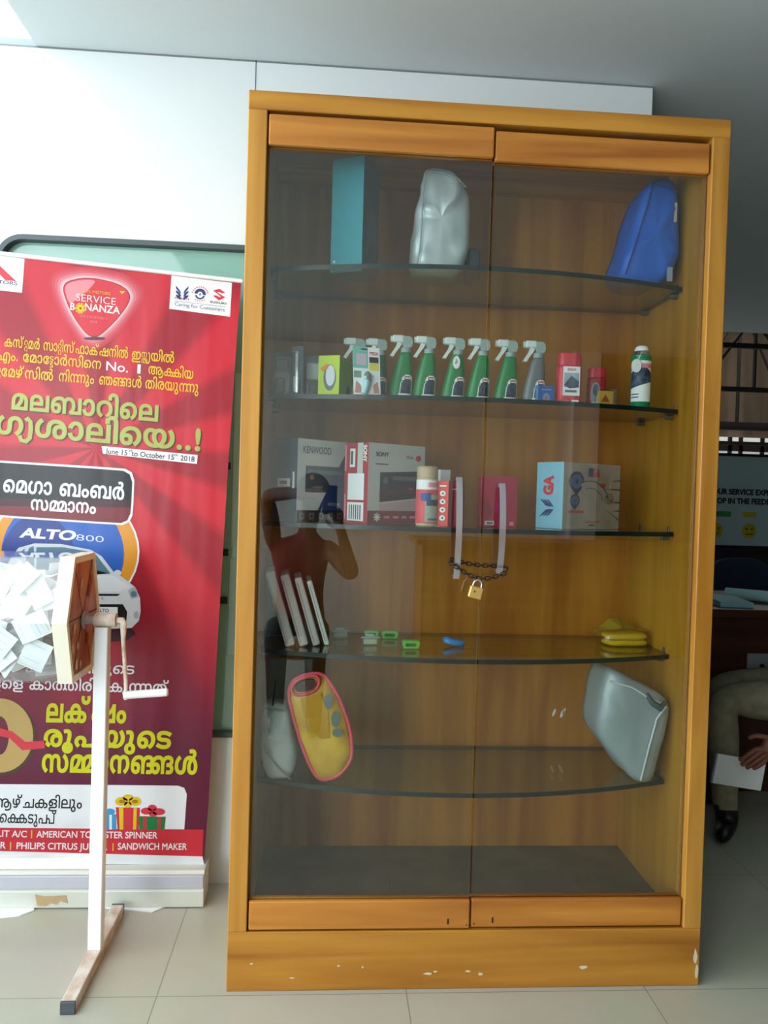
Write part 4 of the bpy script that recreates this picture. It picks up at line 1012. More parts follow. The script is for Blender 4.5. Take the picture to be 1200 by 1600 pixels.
def edge_tube(pts, r, mat, name, parent, y):
    p = [Vector((a, y, b)) for a, b in chaikin(pts, 2)]
    m2 = MB(); m2.loft_path(p, r, mat, n=8, closed=True); return m2.build(name, parent)
M_CORAL = pmat('coral_piping', '#d5495a', 0.5)
edge_tube([(a + (0.002 if a > .21 else -0.002), b + 0.003) for a, b in o_], 0.005, M_CORAL, 'piping', t, 0.100)
edge_tube([(0.132, z + 0.245), (0.15, z + 0.226), (0.195, z + 0.236), (0.21, z + 0.262), (0.20, z + 0.282), (0.155, z + 0.272)], 0.0045, M_CORAL, 'opening_rim', t, 0.092)
m2 = MB(); put_poly(m2, lambda a, b, k: Vector((a, 0.0855, b)), chaikin([(0.142, z + 0.246), (0.155, z + 0.236), (0.19, z + 0.243), (0.2, z + 0.26), (0.192, z + 0.272), (0.158, z + 0.265)], 2), pmat('pouch_inside', '#4a2f2c', 0.8)); 
m2.prism(chaikin([(0.142, z + 0.246), (0.155, z + 0.236), (0.19, z + 0.243), (0.2, z + 0.26), (0.192, z + 0.272), (0.158, z + 0.265)], 2), lambda a, b: Vector((a, 0.0858, b)), lambda a, b: Vector((a, 0.100, b)), pmat('pouch_inside', '#4a2f2c', 0.8)); m2.build('mouth', t)
m2 = MB()
for c, sx, sz in (((0.232, z + 0.215), .012, .02), ((0.252, z + 0.17), .012, .022), ((0.258, z + 0.135), .014, .012)):
    put_poly(m2, lambda a, b, k: Vector((a, 0.0838, b)), [(c[0] + sx * math.cos(a), c[1] + sz * math.sin(a)) for a in [2 * PI * k / 10 for k in range(10)]], pmat('slate_print_patch', '#5f6b62', 0.6))
m2.build('printed_patch', t)
m2 = MB(); put_poly(m2, lambda a, b, k: Vector((a, 0.0845, b)), [(0.160, z + 0.222), (0.212, z + 0.236), (0.232, z + 0.19), (0.238, z + 0.12), (0.215, z + 0.118), (0.178, z + 0.155)], pmat('amber_vinyl', '#b98a14', 0.45)); m2.build('amber_fold', t)
# grey bag leaning on the right
t = thing('silver_bag', 'big silver grey bag tipped onto its corner on the lowest glass shelf', 'bag', (1.04, 0.2, z))
o_ = [(1.055, z), (1.102, z), (1.128, z + 0.10), (1.146, z + 0.205), (1.132, z + 0.232), (1.05, z + 0.275), (0.985, z + 0.305), (0.962, z + 0.29), (0.945, z + 0.20), (0.945, z + 0.135), (0.985, z + 0.08)]
m2 = MB(); M_SBAG = pmat('silver_grey_nylon', '#9aa9ab', 0.42, 0.2); pillow(m2, o_, 0.085, 0.15, 0.028, M_SBAG, 0.0045, 12, 12); m2.build('bag', t)
m2 = MB(); m2.loft_path([(1.125, 0.086, z + 0.212), (1.098, 0.080, z + 0.18), (1.078, 0.078, z + 0.10), (1.062, 0.083, z + 0.015)], 0.003, pmat('light_seam', '#c2cccd', 0.4), n=6)
m2.loft_path([(0.972, 0.092, z + 0.275), (1.03, 0.084, z + 0.262), (1.075, 0.084, z + 0.235), (1.12, 0.088, z + 0.216)], 0.003, pmat('light_seam', '#c2cccd', 0.4), n=6); m2.build('seam', t)
MB().loft_path([(1.07, 0.088, z + 0.245), (1.085, 0.078, z + 0.222), (1.105, 0.078, z + 0.208), (1.122, 0.086, z + 0.225)], [0.006, 0.008, 0.008, 0.005], pmat('dark_grey_webbing', '#4d5657', 0.6), n=8).build('handle_loop', t)
m2 = MB()
for (cx, cz, sx, sz) in ((0.936, 0.573, .004, .012), (0.962, 0.57, .005, .013), (0.968, 0.578, .003, .010)):
    m2.prism([(cx + sx * math.cos(a) + 0.35 * sz * math.sin(a), cz + sz * math.sin(a)) for a in [2 * PI * k / 9 for k in range(9)]], lambda a, b: Vector((a, D - 0.0066, b)), lambda a, b: Vector((a, D - 0.0061, b)), M_PAPER)
tag(m2.build('tape_scrap'), 'torn white scraps of tape stuck on the cabinet back beside the silver grey bag', 'tape')

# ------------------------------------------------------------------ roll-up banner in front of the window
BY = 0.45
HB = [0.00183194075, 4.7164364e-05, -0.768186862, -1.02297684e-05, -0.00186924647, 2.63085265, -5.19471616e-05, -1.78272221e-05]
def art(px, py, k=0):
    """artwork coordinates of the print to the banner's plane"""
    w_ = HB[6] * px + HB[7] * py + 1
    return Vector(((HB[0] * px + HB[1] * py + HB[2]) / w_, BY - 0.0004 * k, (HB[3] * px + HB[4] * py + HB[5]) / w_))
def glossy_print(name, color, rough=0.30):
    """printed vinyl: soft vertical ripples"""
    if name in MATS: return MATS[name]
    m = pmat(name, color, rough, spec=0.28)
    n = m.node_tree; b = n.nodes['Principled BSDF']
    b.inputs['Base Color'].default_value = (*[v * 0.74 for v in lin(color)], 1)
    tc = n.nodes.new('ShaderNodeTexCoord'); mp = n.nodes.new('ShaderNodeMapping'); mp.inputs['Scale'].default_value = (1, 1, 0.12)
    nz = n.nodes.new('ShaderNodeTexNoise'); nz.inputs['Scale'].default_value = 11; nz.inputs['Detail'].default_value = 1.5
    bp = n.nodes.new('ShaderNodeBump'); bp.inputs['Strength'].default_value = 0.22; bp.inputs['Distance'].default_value = 0.02
    n.links.new(tc.outputs['Object'], mp.inputs['Vector']); n.links.new(mp.outputs['Vector'], nz.inputs['Vector'])
    n.links.new(nz.outputs['Fac'], bp.inputs['Height']); n.links.new(bp.outputs['Normal'], b.inputs['Normal'])
    return m
def ray_print():
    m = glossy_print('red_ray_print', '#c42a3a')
    n = m.node_tree; b = n.nodes['Principled BSDF']
    c = art(150, 700)
    tc = n.nodes.new('ShaderNodeTexCoord'); sx = n.nodes.new('ShaderNodeSeparateXYZ'); n.links.new(tc.outputs['Object'], sx.inputs[0])
    def math_(op, a, bb):
        q = n.nodes.new('ShaderNodeMath'); q.operation = op
        for i, val in enumerate((a, bb)):
            if val is None: continue
            if isinstance(val, (int, float)): q.inputs[i].default_value = val
            else: n.links.new(val, q.inputs[i])
        return q.outputs[0]
    dx = math_('SUBTRACT', sx.outputs[0], c.x); dz = math_('SUBTRACT', sx.outputs[2], c.z)
    an = math_('ARCTAN2', dz, dx); sn = math_('SINE', math_('MULTIPLY', an, 11.0), None)
    f = math_('MULTIPLY_ADD', sn, 1.2); n.nodes[-1].inputs[2].default_value = 0.5
    mx = n.nodes.new('ShaderNodeMix'); mx.data_type = 'RGBA'; mx.clamp_factor = True
    mx.inputs[6].default_value = (*lin('#8d1526'), 1); mx.inputs[7].default_value = (*lin('#b3202f'), 1)
    n.links.new(f, mx.inputs[0])
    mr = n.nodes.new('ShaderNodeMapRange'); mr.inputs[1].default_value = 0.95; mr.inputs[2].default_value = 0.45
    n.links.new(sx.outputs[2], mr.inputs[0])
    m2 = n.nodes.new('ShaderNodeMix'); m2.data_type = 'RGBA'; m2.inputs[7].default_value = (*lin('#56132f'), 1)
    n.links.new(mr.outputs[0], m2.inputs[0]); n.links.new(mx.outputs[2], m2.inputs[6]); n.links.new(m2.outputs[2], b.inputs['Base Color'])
    return m
gp = glossy_print
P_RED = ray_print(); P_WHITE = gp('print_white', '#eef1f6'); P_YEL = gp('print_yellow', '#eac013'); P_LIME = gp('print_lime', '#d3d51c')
P_GOLD = gp('print_gold', '#aeb45a'); P_GOLDD = gp('print_gold_dark', '#4a3a22'); P_BLACK = gp('print_black', '#17171c'); P_NAVY = gp('print_navy', '#2a2f78')
P_STRIP = gp('print_strip_red', '#cf2f3d'); P_PICK = gp('print_pick_red', '#d6303f'); P_BLUE = gp('print_blue', '#2c62c0'); P_DKBLUE = gp('print_deep_blue', '#28408f'); P_ORANGE = gp('print_orange', '#e39a2e')
P_CAR = gp('print_car_white', '#d5dbe2'); P_CARS = gp('print_car_shade', '#a9b4bf'); P_GLASS = gp('print_car_glass', '#5c7f93'); P_OCHRE = gp('print_ochre', '#c1a263'); P_RIB = gp('print_ribbon', '#d8384a')
P_PLUM = gp('print_plum', '#2b1722'); P_GREEN = gp('print_green', '#1f7a43'); P_CYAN = gp('print_cyan', '#3f9bd2'); P_GREY = gp('print_grey', '#6a6f80')
bt = thing('rollup_banner', 'red roll-up advertising banner with yellow lettering standing before the window', 'banner', (-0.55, 0.45, 0))
pr = MB()
def A(px, py): return (px, py)
def poly(pts, mat, k): pr.flat(pts, lambda x, y: art(x, y, k), mat)
def ell(cx, cy, rx, ry, mat, k, n=40, a0=0, a1=360):
    poly([(cx + rx * math.cos(math.radians(a0 + (a1 - a0) * i / n)), cy + ry * math.sin(math.radians(a0 + (a1 - a0) * i / n))) for i in range(n + (0 if a1 - a0 == 360 else 1))], mat, k)
def words_(pieces, a, b, h, mat, k, cap, lean=0.05, sh=None):
    def fn(x, y, ox=0, oy=0, kk=k): return art(a[0] + (b[0] - a[0]) * x + lean * h * y + ox, a[1] + (b[1] - a[1]) * x - h * y + oy, kk)
    if sh:
        letters(pr, pieces, lambda x, y: fn(x, y, sh[0], sh[1], k - 1), sh[2], cap=cap)
    letters(pr, pieces, fn, mat, cap=cap)
def ml(tokens, a, b, h, mat, k=3, bold=0.012, lean=0.05, sh=None): words_(indic(tokens.split('|'), bold), a, b, h, mat, k, 0.566, lean, sh)
def la(txt, a, b, h, mat, k=3, bold=0.0, lean=0.05, sh=None): words_(latin(txt, bold), a, b, h, mat, k, 0.69, lean, sh)
# sheet
edge = [(377, 441), (372, 500), (357, 720), (340, 1000), (326, 1250), (319, 1345)]
left = [(-170, 1332), (-160, 1000), (-140, 700), (-118, 386)]
n_ = len(edge) + len(left)
sheet = edge + left
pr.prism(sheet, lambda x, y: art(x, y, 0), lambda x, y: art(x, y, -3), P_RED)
# badge with a pale halo
pick = [(97.5, 452), (103, 440), (127, 434), (152, 435), (183, 442.5), (199, 452), (205, 465), (197, 482), (179, 504), (159, 523), (148, 528), (135, 523), (118.5, 501), (106, 477.5)]
def grow(p, s_): return [(150 + (x - 150) * s_, 478 + (y - 478) * s_) for x, y in p]
for i, (s_, c) in enumerate(((1.42, '#c93646'), (1.34, '#cd4554'), (1.26, '#d35b68'), (1.18, '#da7a85'), (1.10, '#e2a0a8'), (1.05, '#e9c0c6'))):
    poly(chaikin(grow(pick, s_), 2), gp('print_halo_%d' % i, c), 1 + 0.4 * i)
poly(chaikin(grow(pick, 1.0), 2), gp('print_pick_rim', '#8f1f33'), 4); poly(chaikin(grow(pick, 0.975), 2), P_PICK, 4.6)
poly(chaikin([(101, 452), (106, 442), (130, 437), (152, 438), (140, 452), (118, 470), (108, 476)], 2), gp('print_pick_sheen', '#e88d96'), 5)
ell(148, 529, 17, 2.6, gp('print_pick_shadow', '#5a2f38'), 3.6)
la('A.M. MOTORS', (129, 457), (173, 461.5), 4.5, P_YEL, 6); la('SERVICE', (119, 470), (181, 477), 11, P_WHITE, 6, -0.012)
la('B', (110, 484), (117, 485), 11, P_WHITE, 6, 0.015); la('NANZA', (133, 485), (187.5, 491), 11, P_WHITE, 6, 0.015)
for q in range(10): ell(126 + 5.5 * math.cos(q * PI / 5), 482 + 5.8 * math.sin(q * PI / 5), 2.8, 2.8, P_YEL, 6, 10)
ell(126, 482, 5.5, 6, P_YEL, 6.2, 16); ell(126, 482, 2, 2.2, gp('print_brown', '#96541b'), 6.6, 10)
poly([(187, 455), (196, 455.5), (191, 460)], P_YEL, 6); la('JUNE 15 TO OCTOBER 15', (125, 495), (168, 500), 3.2, gp('print_pale_pink', '#e58f98'), 6); la('2018', (141, 504), (152, 505.5), 3.2, gp('print_pale_pink', '#e58f98'), 6)
# corner boxes
poly([(268, 430.5), (362.5, 442), (359.5, 495), (264.5, 482.5)], P_WHITE, 1)
for sg in (-1, 1):
    for i in range(3):
        y0 = 452 + 4.2 * i; cx = 284.8
        poly([(cx + sg * 1.2, y0 + 7 + (1 if sg > 0 else 0)), (cx + sg * 4, y0 + 1.5), (cx + sg * 10, y0 - 6 + 3.0 * i + (1.2 if sg > 0 else 0)), (cx + sg * 9.5, y0 - 1 + 2.0 * i), (cx + sg * 4.5, y0 + 5.2 + i)], P_NAVY, 2 + 0.2 * i)
la('MARUTI', (273, 467.2), (295, 469.5), 3.4, P_RIB, 2, 0.02)
def ring_arc(cx, cy, r0, r1, a0, a1, mat, k, n=18):
    vs = []
    for i in range(n + 1):
        a = math.radians(a0 + (a1 - a0) * i / n); vs += [art(cx + r0 * math.cos(a), cy + r0 * math.sin(a), k), art(cx + r1 * math.cos(a), cy + r1 * math.sin(a), k)]
    pr.add(vs, [[2 * i, 2 * i + 1, 2 * i + 3, 2 * i + 2] for i in range(n)], mat)
ring_arc(312.6, 460, 4.2, 9, 190, 370, P_NAVY, 2); ring_arc(312.6, 460, 5.5, 8, 20, 170, P_NAVY, 2); ell(312.6, 460, 1.4, 2.2, P_GREY, 2, 10)
for a0 in range(195, 345, 16): ring_arc(312.6, 461, 11.5, 13.5, a0, a0 + 10, gp('print_soft_red', '#e0788a'), 2, 3)
for a0 in range(50, 140, 18): ring_arc(312.6, 459, 10.8, 12.6, a0, a0 + 10, gp('print_soft_red', '#e0788a'), 2, 3)
poly([(333, 454), (343, 451.5), (352, 457.5), (347, 458.6), (342.5, 456), (339.5, 457), (352, 465), (342, 469.5), (333, 462), (338, 461.5), (342.5, 464.5), (345.5, 463.5)], P_RIB, 2)
la('SUZUKI', (328, 473), (353.5, 476), 3, P_BLACK, 2, 0.02); poly([(272.5, 470), (352, 479.3), (352, 479.8), (272.5, 470.5)], P_GREY, 2)
la('Caring for Customers', (273, 477.5), (351, 487), 5.5, P_NAVY, 2, -0.005)
poly([(-60, 392), (38.5, 404.5), (34.5, 457.5), (-62, 447)], P_WHITE, 1)
poly([(-6, 409), (0, 415.5), (25.5, 439.5), (8.5, 438), (-4, 425), (-18, 437), (-32, 436)], P_RIB, 2); la('MOTORS', (-22, 441), (27, 446), 5.5, P_NAVY, 2, 0.01)
# three lines of yellow script
ml('ക|സ|്|റ/റ|മ|ർ', (7, 541), (62, 546.5), 12.5, P_YEL); ml('സ|ാ|റ/റ|ി|സ|്|ഫ|ാ|ക|്|ഷ|ന|ി|ൽ', (68, 547), (200, 560), 12.5, P_YEL); ml('ഇ|ന/ത|~y|യ|ി|ൽ', (206, 561), (272, 567), 12.5, P_YEL)
ml('എ|ം|.', (-4, 562), (28, 564.5), 12.5, P_YEL); ml('േ|മ|ാ|േ|ട/ട|ാ|ർ|സ|ി|െ|ന', (36, 565), (158, 577), 12.5, P_YEL)
la('No.', (166, 578.5), (200, 582), 14, P_WHITE, 3, 0.008); la('1', (214.5, 583.3), (219.5, 583.8), 14, P_WHITE, 3, 0.008); ml('ആ|ക+ക|ി|യ', (232, 584), (302, 592.5), 12.5, P_YEL)
ml('റ/റ|േ|മ|ഴ|്|സ|ി|ൽ', (-6, 587), (83, 595), 13, P_YEL); ml('ന|ി|ന+ന|ു|ം', (92, 595.5), (147, 600), 13, P_YEL); ml('ഞ|ങ+ങ|ൾ', (155, 600.5), (221, 606), 13, P_YEL); ml('ത|ി|ര|യ|ു|ന+ന|ു', (227, 606.5), (310, 614), 13, P_YEL)
# gold headlines with a dark edge
ml('മ|ല|ബ|ാ|റ|ി|െ|ല', (18, 638.5), (247, 658), 24, P_GOLD, 4, 0.03, 0.05, (1.6, 1.8, P_GOLDD))
ml('ഭ|ാ|ഗ|~y|ശ|ാ|ല|ി|െ|യ|.|.|!', (-66, 671), (313, 704), 27, P_GOLD, 4, 0.03, 0.05, (1.6, 1.8, P_GOLDD))
poly([(159, 697), (309, 711), (308, 725), (161, 709)], P_WHITE, 4.5); la('June 15  to October 15   2018', (165, 708.5), (304, 721.5), 8, P_BLACK, 5.2, 0.01); la('th', (202, 706), (208, 706.6), 4, P_BLACK, 5.2); la('th', (272, 712.5), (278, 713.1), 4, P_BLACK, 5.2)
# prize box
def rr(pts, k=3): return chaikin(pts, k)
obx = [(-60, 716), (150, 729), (196, 732.5), (206, 738), (210, 750), (208.5, 790), (207, 806), (202, 816), (192, 820.5), (150, 818), (-60, 804)]
poly(obx, P_WHITE, 3)
def inset(p, d, c=(80, 770)):
    return [(x + (d if x < c[0] else -d), y + (d if y < c[1] else -d)) for x, y in p]
poly(inset(obx, 3.2), P_BLACK, 3.6); poly([(-57, 790), (203.6, 793), (203.5, 803), (199, 813), (190, 817), (150, 815), (-57, 801)], gp('print_wine', '#7c1b2a'), 3.8); poly([(-57, 778), (204, 782), (203.8, 793), (-57, 790)], gp('print_dark_wine', '#43131f'), 3.8)
ml('െ|മ|ഗ|ാ', (5, 768), (81, 773), 19, P_WHITE, 4.4, 0.025); ml('ബ|ം|ബ|ർ', (93, 774), (194, 780.5), 19, P_WHITE, 4.4, 0.025); ml('സ|മ+മ|ാ|ന|ം', (48, 796), (150, 802.5), 16, P_WHITE, 4.4, 0.025)
# car medallion
ell(100, 862, 118, 100, P_WHITE, 1); ell(100, 862, 115, 97, P_ORANGE, 1.4); ell(98, 866, 96, 92, P_BLUE, 1.8); ell(60, 880, 60, 76, P_DKBLUE, 2.0)
la('ALTO', (30, 839), (117, 844), 14, P_WHITE, 3, 0.04, 0.3); la('800', (119, 844), (162, 847.5), 9.5, P_WHITE, 3, -0.01)
poly([(19, 869), (29, 856), (54, 849), (96, 850), (142, 859), (159, 869), (178, 894), (192, 902), (211, 917), (219, 934), (220, 955), (217, 970), (206, 981), (134, 984), (5, 984), (2, 900)], P_CAR, 3)
poly([(57, 855), (100, 855), (134, 861), (150, 866), (173, 896), (146, 897), (100, 893), (57, 889)], P_GLASS, 3.4); poly([(146, 890), (172, 896), (146, 898)], P_BLACK, 3.6)
poly([(25, 869), (39, 856.5), (37, 868)], P_GLASS, 3.4); poly([(41, 868), (46, 856), (53, 853), (54, 886), (42, 890)], P_GLASS, 3.4)
poly([(120, 905), (150, 899), (178, 899), (204, 917), (186, 924), (130, 926)], gp('print_hood', '#e2e7ec'), 3.4)
poly([(140, 927.5), (188, 928), (184, 931), (140, 931)], P_BLACK, 3.6); poly([(200, 923), (208, 917), (214, 921), (217, 933), (205, 936)], P_CARS, 3.6); ell(209, 928, 5, 5, P_GLASS, 3.9, 12)
poly([(140, 944), (192, 944), (199, 956), (197, 974), (190, 976), (150, 963), (140, 962)], P_BLACK, 3.6); poly([(138, 948), (184, 948.5), (184, 958.5), (138, 958)], P_WHITE, 4); la('ALTO', (151, 956), (170, 956.5), 5.2, P_BLACK, 4.4, 0.02)
ell(213, 961, 4, 6, P_CARS, 3.8, 12); ell(184, 895, 6, 4.5, P_CAR, 3.8, 12); poly([(157, 934), (160, 932.5), (163, 934.5), (160, 938)], P_CARS, 3.8)
poly([(140, 984), (206, 982), (212, 990), (200, 1000), (140, 1006)], gp('print_shadow_maroon', '#3d1320'), 2)
# lower text
ml('ക|ല|ാ|സ|ി|ല|ൂ|െ|ട', (40, 1050), (210, 1053), 13, P_WHITE); ml('ക|ള|െ|ള', (-40, 1074), (36, 1076.5), 13.5, P_WHITE); ml('ക|ാ|ത+ത|ി|ര|ി|ക+ക|ു|ന+ന|ത|്', (46, 1077), (263, 1083), 14, P_WHITE)
def ring_e(cx, cy, a, b, a2, b2, mat, k):
    n = 40; vs = []
    for i in range(n):
        t = 2 * PI * i / n; vs += [art(cx + a * math.cos(t), cy + b * math.sin(t), k), art(cx + a2 * math.cos(t), cy + b2 * math.sin(t), k)]
    pr.add(vs, [[2 * i, 2 * i + 1, (2 * i + 3) % (2 * n), (2 * i + 2) % (2 * n)] for i in range(n)], mat)
ring_e(3, 1152, 53, 59, 15, 28, P_GOLDD, 2); ring_e(0, 1149, 52, 58, 14, 30, P_OCHRE, 2.6)
la('5', (-130, 1203), (-62, 1205), 105, P_OCHRE, 2.6, 0.05)
poly([(-30, 1140), (0, 1137), (20, 1143), (40, 1159), (72, 1157), (70, 1169), (35, 1172), (15, 1153), (0, 1150), (-30, 1155)], P_RIB, 3.4)
ml('ല|ക|്|ഷ|ം', (72, 1127), (197, 1128.5), 27, P_LIME, 3.4, 0.035, 0.05); ml('ര|ൂ|പ|യ|ു|െ|ട', (68, 1165), (268, 1168.5), 25, P_LIME, 3.4, 0.035); ml('സ|മ+മ|ാ|ന|ങ+ങ|ൾ', (65, 1205), (308, 1208.5), 26, P_LIME, 3.4, 0.035)
# white box with gifts
poly([(-120, 1224), (240, 1227), (278, 1227.5), (288, 1231), (292, 1241), (288, 1296), (-125, 1292)], P_WHITE, 2)
ml('ആ|ഴ|്|ച|ക|ള|ി|ല|ു|ം', (-14, 1261), (128, 1263), 14, P_BLACK, 3); ml('ന|റ|ു|െ|ക+ക|ട|ു|പ+പ|്', (-34, 1284), (87, 1287), 14, P_BLACK, 3)
poly([(165, 1272), (182, 1272), (182, 1296), (165, 1296)], P_CYAN, 3); poly([(171, 1272), (175, 1272), (175, 1296), (171, 1296)], P_WHITE, 3.4); ell(172, 1268, 8, 5, P_CYAN, 3.6, 14)
poly([(181, 1261), (219, 1262), (217, 1296), (184, 1296)], P_STRIP, 3.6); poly([(186, 1261), (193, 1261), (193, 1296), (187, 1296)], P_YEL, 4); poly([(209, 1262), (214, 1262), (213, 1296), (208, 1296)], P_YEL, 4)
for cx, cy, rx, ry in ((190, 1252, 10, 7), (211, 1252, 10, 7), (200, 1246, 8, 5), (200, 1257, 6, 5)): ell(cx, cy, rx, ry, P_YEL, 4.4, 16)
ell(191, 1252, 5, 3, gp('print_amber', '#a87a15'), 4.8, 12); ell(211, 1252, 5, 3, gp('print_amber', '#a87a15'), 4.8, 12)
poly([(217, 1275), (259, 1276), (257, 1296), (218, 1296)], P_GREEN, 4); poly([(224, 1275), (230, 1275), (229, 1296), (224, 1296)], P_STRIP, 4.4); poly([(247, 1276), (252, 1276), (251, 1296), (247, 1296)], P_STRIP, 4.4)
for cx, cy, rx, ry in ((229, 1267, 9, 5.5), (248, 1268, 10, 5.5), (238, 1262, 7, 5), (239, 1272, 6, 4)): ell(cx, cy, rx, ry, P_RIB, 4.8, 16)
# strip of prizes
poly([(-130, 1292), (318, 1296), (316.5, 1338), (-132, 1326)], P_STRIP, 2.6)
la('SPLIT A/C', (-18, 1306.5), (42, 1308), 10, P_WHITE, 3.2, 0.015); la('AMERICAN TOURISTER SPINNER', (57, 1308), (246, 1310), 10, P_WHITE, 3.2, 0.015)
la('MIXER', (-32, 1324), (9, 1325.5), 10, P_WHITE, 3.2, 0.015); la('PHILIPS CITRUS JUICER', (26, 1326), (168, 1328), 10, P_WHITE, 3.2, 0.015); la('SANDWICH MAKER', (184, 1327), (292, 1327.5), 10, P_WHITE, 3.2, 0.015)
for x, y in ((50, 1308), (17, 1326.5), (177, 1328)): poly([(x - .9, y - 11), (x + .9, y - 11), (x + .4, y + 1.5), (x - 1.4, y + 1.5)], P_YEL, 3.2)
poly([(-132, 1326), (316.5, 1338), (319, 1351), (-134, 1348)], P_WHITE, 2.4)
pr.build('printed_sheet', bt)
MB().loft_path([art(-119, 382.5, 0), art(379, 439.5, 0)], 0.0065, pmat('clip_rail', '#dfe4e6', 0.35, 0.3), n=10).build('top_rail', bt)
M_ALU = pmat('cassette_grey', '#b9bac6', 0.4, 0.2); M_ALU2 = pmat('cassette_cream', '#cfd2c8', 0.45, 0.1)
cs = MB()
prof = [(0.40, 0.004), (0.395, 0.052), (0.400, 0.058), (0.403, 0.100), (0.412, 0.108), (0.495, 0.108), (0.50, 0.1), (0.50, 0.004)]
cs.prism(prof, lambda y, z_: Vector((-1.06, y, z_)), lambda y, z_: Vector((-0.118, y, z_)), M_ALU2)
cs.box((-1.06, 0.3925, 0.062), (-0.1178, 0.4035, 0.1), M_ALU, 0.002)
cs.build('base_cassette', bt)
tr_ = MB(); tr_.flat([(-0.60, 0.046), (-0.575, 0.040), (-0.545, 0.041), (-0.512, 0.043), (-0.508, 0.018), (-0.53, 0.026), (-0.54, 0.014), (-0.556, 0.020), (-0.57, 0.010), (-0.594, 0.012)], lambda x, z_: Vector((x, 0.3945 + 0.0035 * (0.052 - z_) / 0.05, z_)), pmat('kraft_tape', '#b99a72', 0.7)); tr_.build('torn_tape', bt)
MB().cyl((-0.58, 0.485, 0.10), (-0.565, 0.462, 1.88), 0.009, pmat('pole_grey', '#9fa3a8', 0.35, 0.6), n=12).build('support_pole', bt)
for o_, lb in (((-0.42, 0.375, -0.23, 0.43, 0.03), 'white cardboard sheet sticking out from under the banner base by the drum foot'), ((-0.80, 0.36, -0.60, 0.44, -0.04), 'white cardboard sheet under the banner base at the picture edge, by the drum')):
    x0, y0, x1, y1, sk = o_
    m2 = MB(); m2.prism([(x0, y0 + sk), (x1 - 0.03, y0), (x1, y0 + 0.03), (x1 - 0.02, y1), (x0, y1)], lambda x, y: Vector((x, y, 0.0005)), lambda x, y: Vector((x, y, 0.0035)), M_PAPER)
    tag(m2.build('cardboard_sheet'), lb, 'cardboard')

# ------------------------------------------------------------------ raffle drum on its stand
rd = thing('raffle_drum', 'clear hexagonal raffle drum full of paper slips on a white steel stand with a crank', 'raffle drum', (-0.75, 0.148, 0))
M_WSTEEL = mottled('white_painted_steel', '#dcdde0', '#f4f4f7', 5, 0.4, spec=0.5); M_RUST = mottled('worn_cream_steel', '#b89a82', '#ddd3c8', 30, 0.6, (1, 0.5, 1))
for x, nm in ((-0.3565, 'post'), (-1.16, 'post')):
    MB().box((x - 0.017, 0.131, 0.0302), (x + 0.017, 0.165, 0.872), M_WSTEEL, 0.002).build('post', rd)
    ft = MB(); ft.box((x - 0.017, -0.072, 0), (x + 0.017, 0.365, 0.030), M_RUST, 0.002); fo = ft.build('foot_bar', rd)
    MB().box((x - 0.0172, -0.080, 0.0), (x + 0.0172, -0.0722, 0.0302), pmat('grey_end_cap', '#454c55', 0.5), 0.001).build('end_cap', fo)
    MB().box((x - 0.0172, 0.3652, 0.0), (x + 0.0172, 0.373, 0.0302), pmat('grey_end_cap', '#454c55', 0.5), 0.001).build('end_cap', fo)
    sx = 1 if x > -0.5 else -1
    MB().cyl((x - 0.020, 0.148, 0.889), (x + 0.034 if sx > 0 else x + 0.02, 0.148, 0.889), 0.0175, M_RUST, n=22).build('bearing_sleeve', rd)
MB().box((-1.143, 0.134, 0.243), (-0.3737, 0.162, 0.271), M_WSTEEL, 0.0015).build('cross_bar', rd)
HC = Vector((0, 0.148, 0.900)); HR = 0.170
def hexp(x, r):
    k = r / HR
    return [Vector((x, HC.y + a * k, HC.z + b * k)) for a, b in ((0.138, 0), (0.084, 0.156), (-0.084, 0.156), (-0.138, 0), (-0.084, -0.156), (0.084, -0.156))]
XL, XR = -1.10, -0.404
M_ACR = glass('drum_acrylic', (0.94, 0.96, 0.97), 0.05, 0.02)
m2 = MB(); h0 = hexp(XL, HR); h1 = hexp(XR - 0.036, HR); h2 = hexp(XL, HR - 0.004); h3 = hexp(XR - 0.036, HR - 0.004)
m2.add(h0 + h1, [[k, (k + 1) % 6, 6 + (k + 1) % 6, 6 + k] for k in range(6)], M_ACR); m2.add(h2 + h3, [[k, (k + 1) % 6, 6 + (k + 1) % 6, 6 + k] for k in range(6)], M_ACR)
m2.build('acrylic_wall', rd)
M_RIM = pmat('cream_rim', '#e2dccb', 0.5); M_FACE = mottled('orange_brown_panel', '#8d5a3c', '#bd8258', 9, 0.3, (1, 3, 1), spec=0.7)
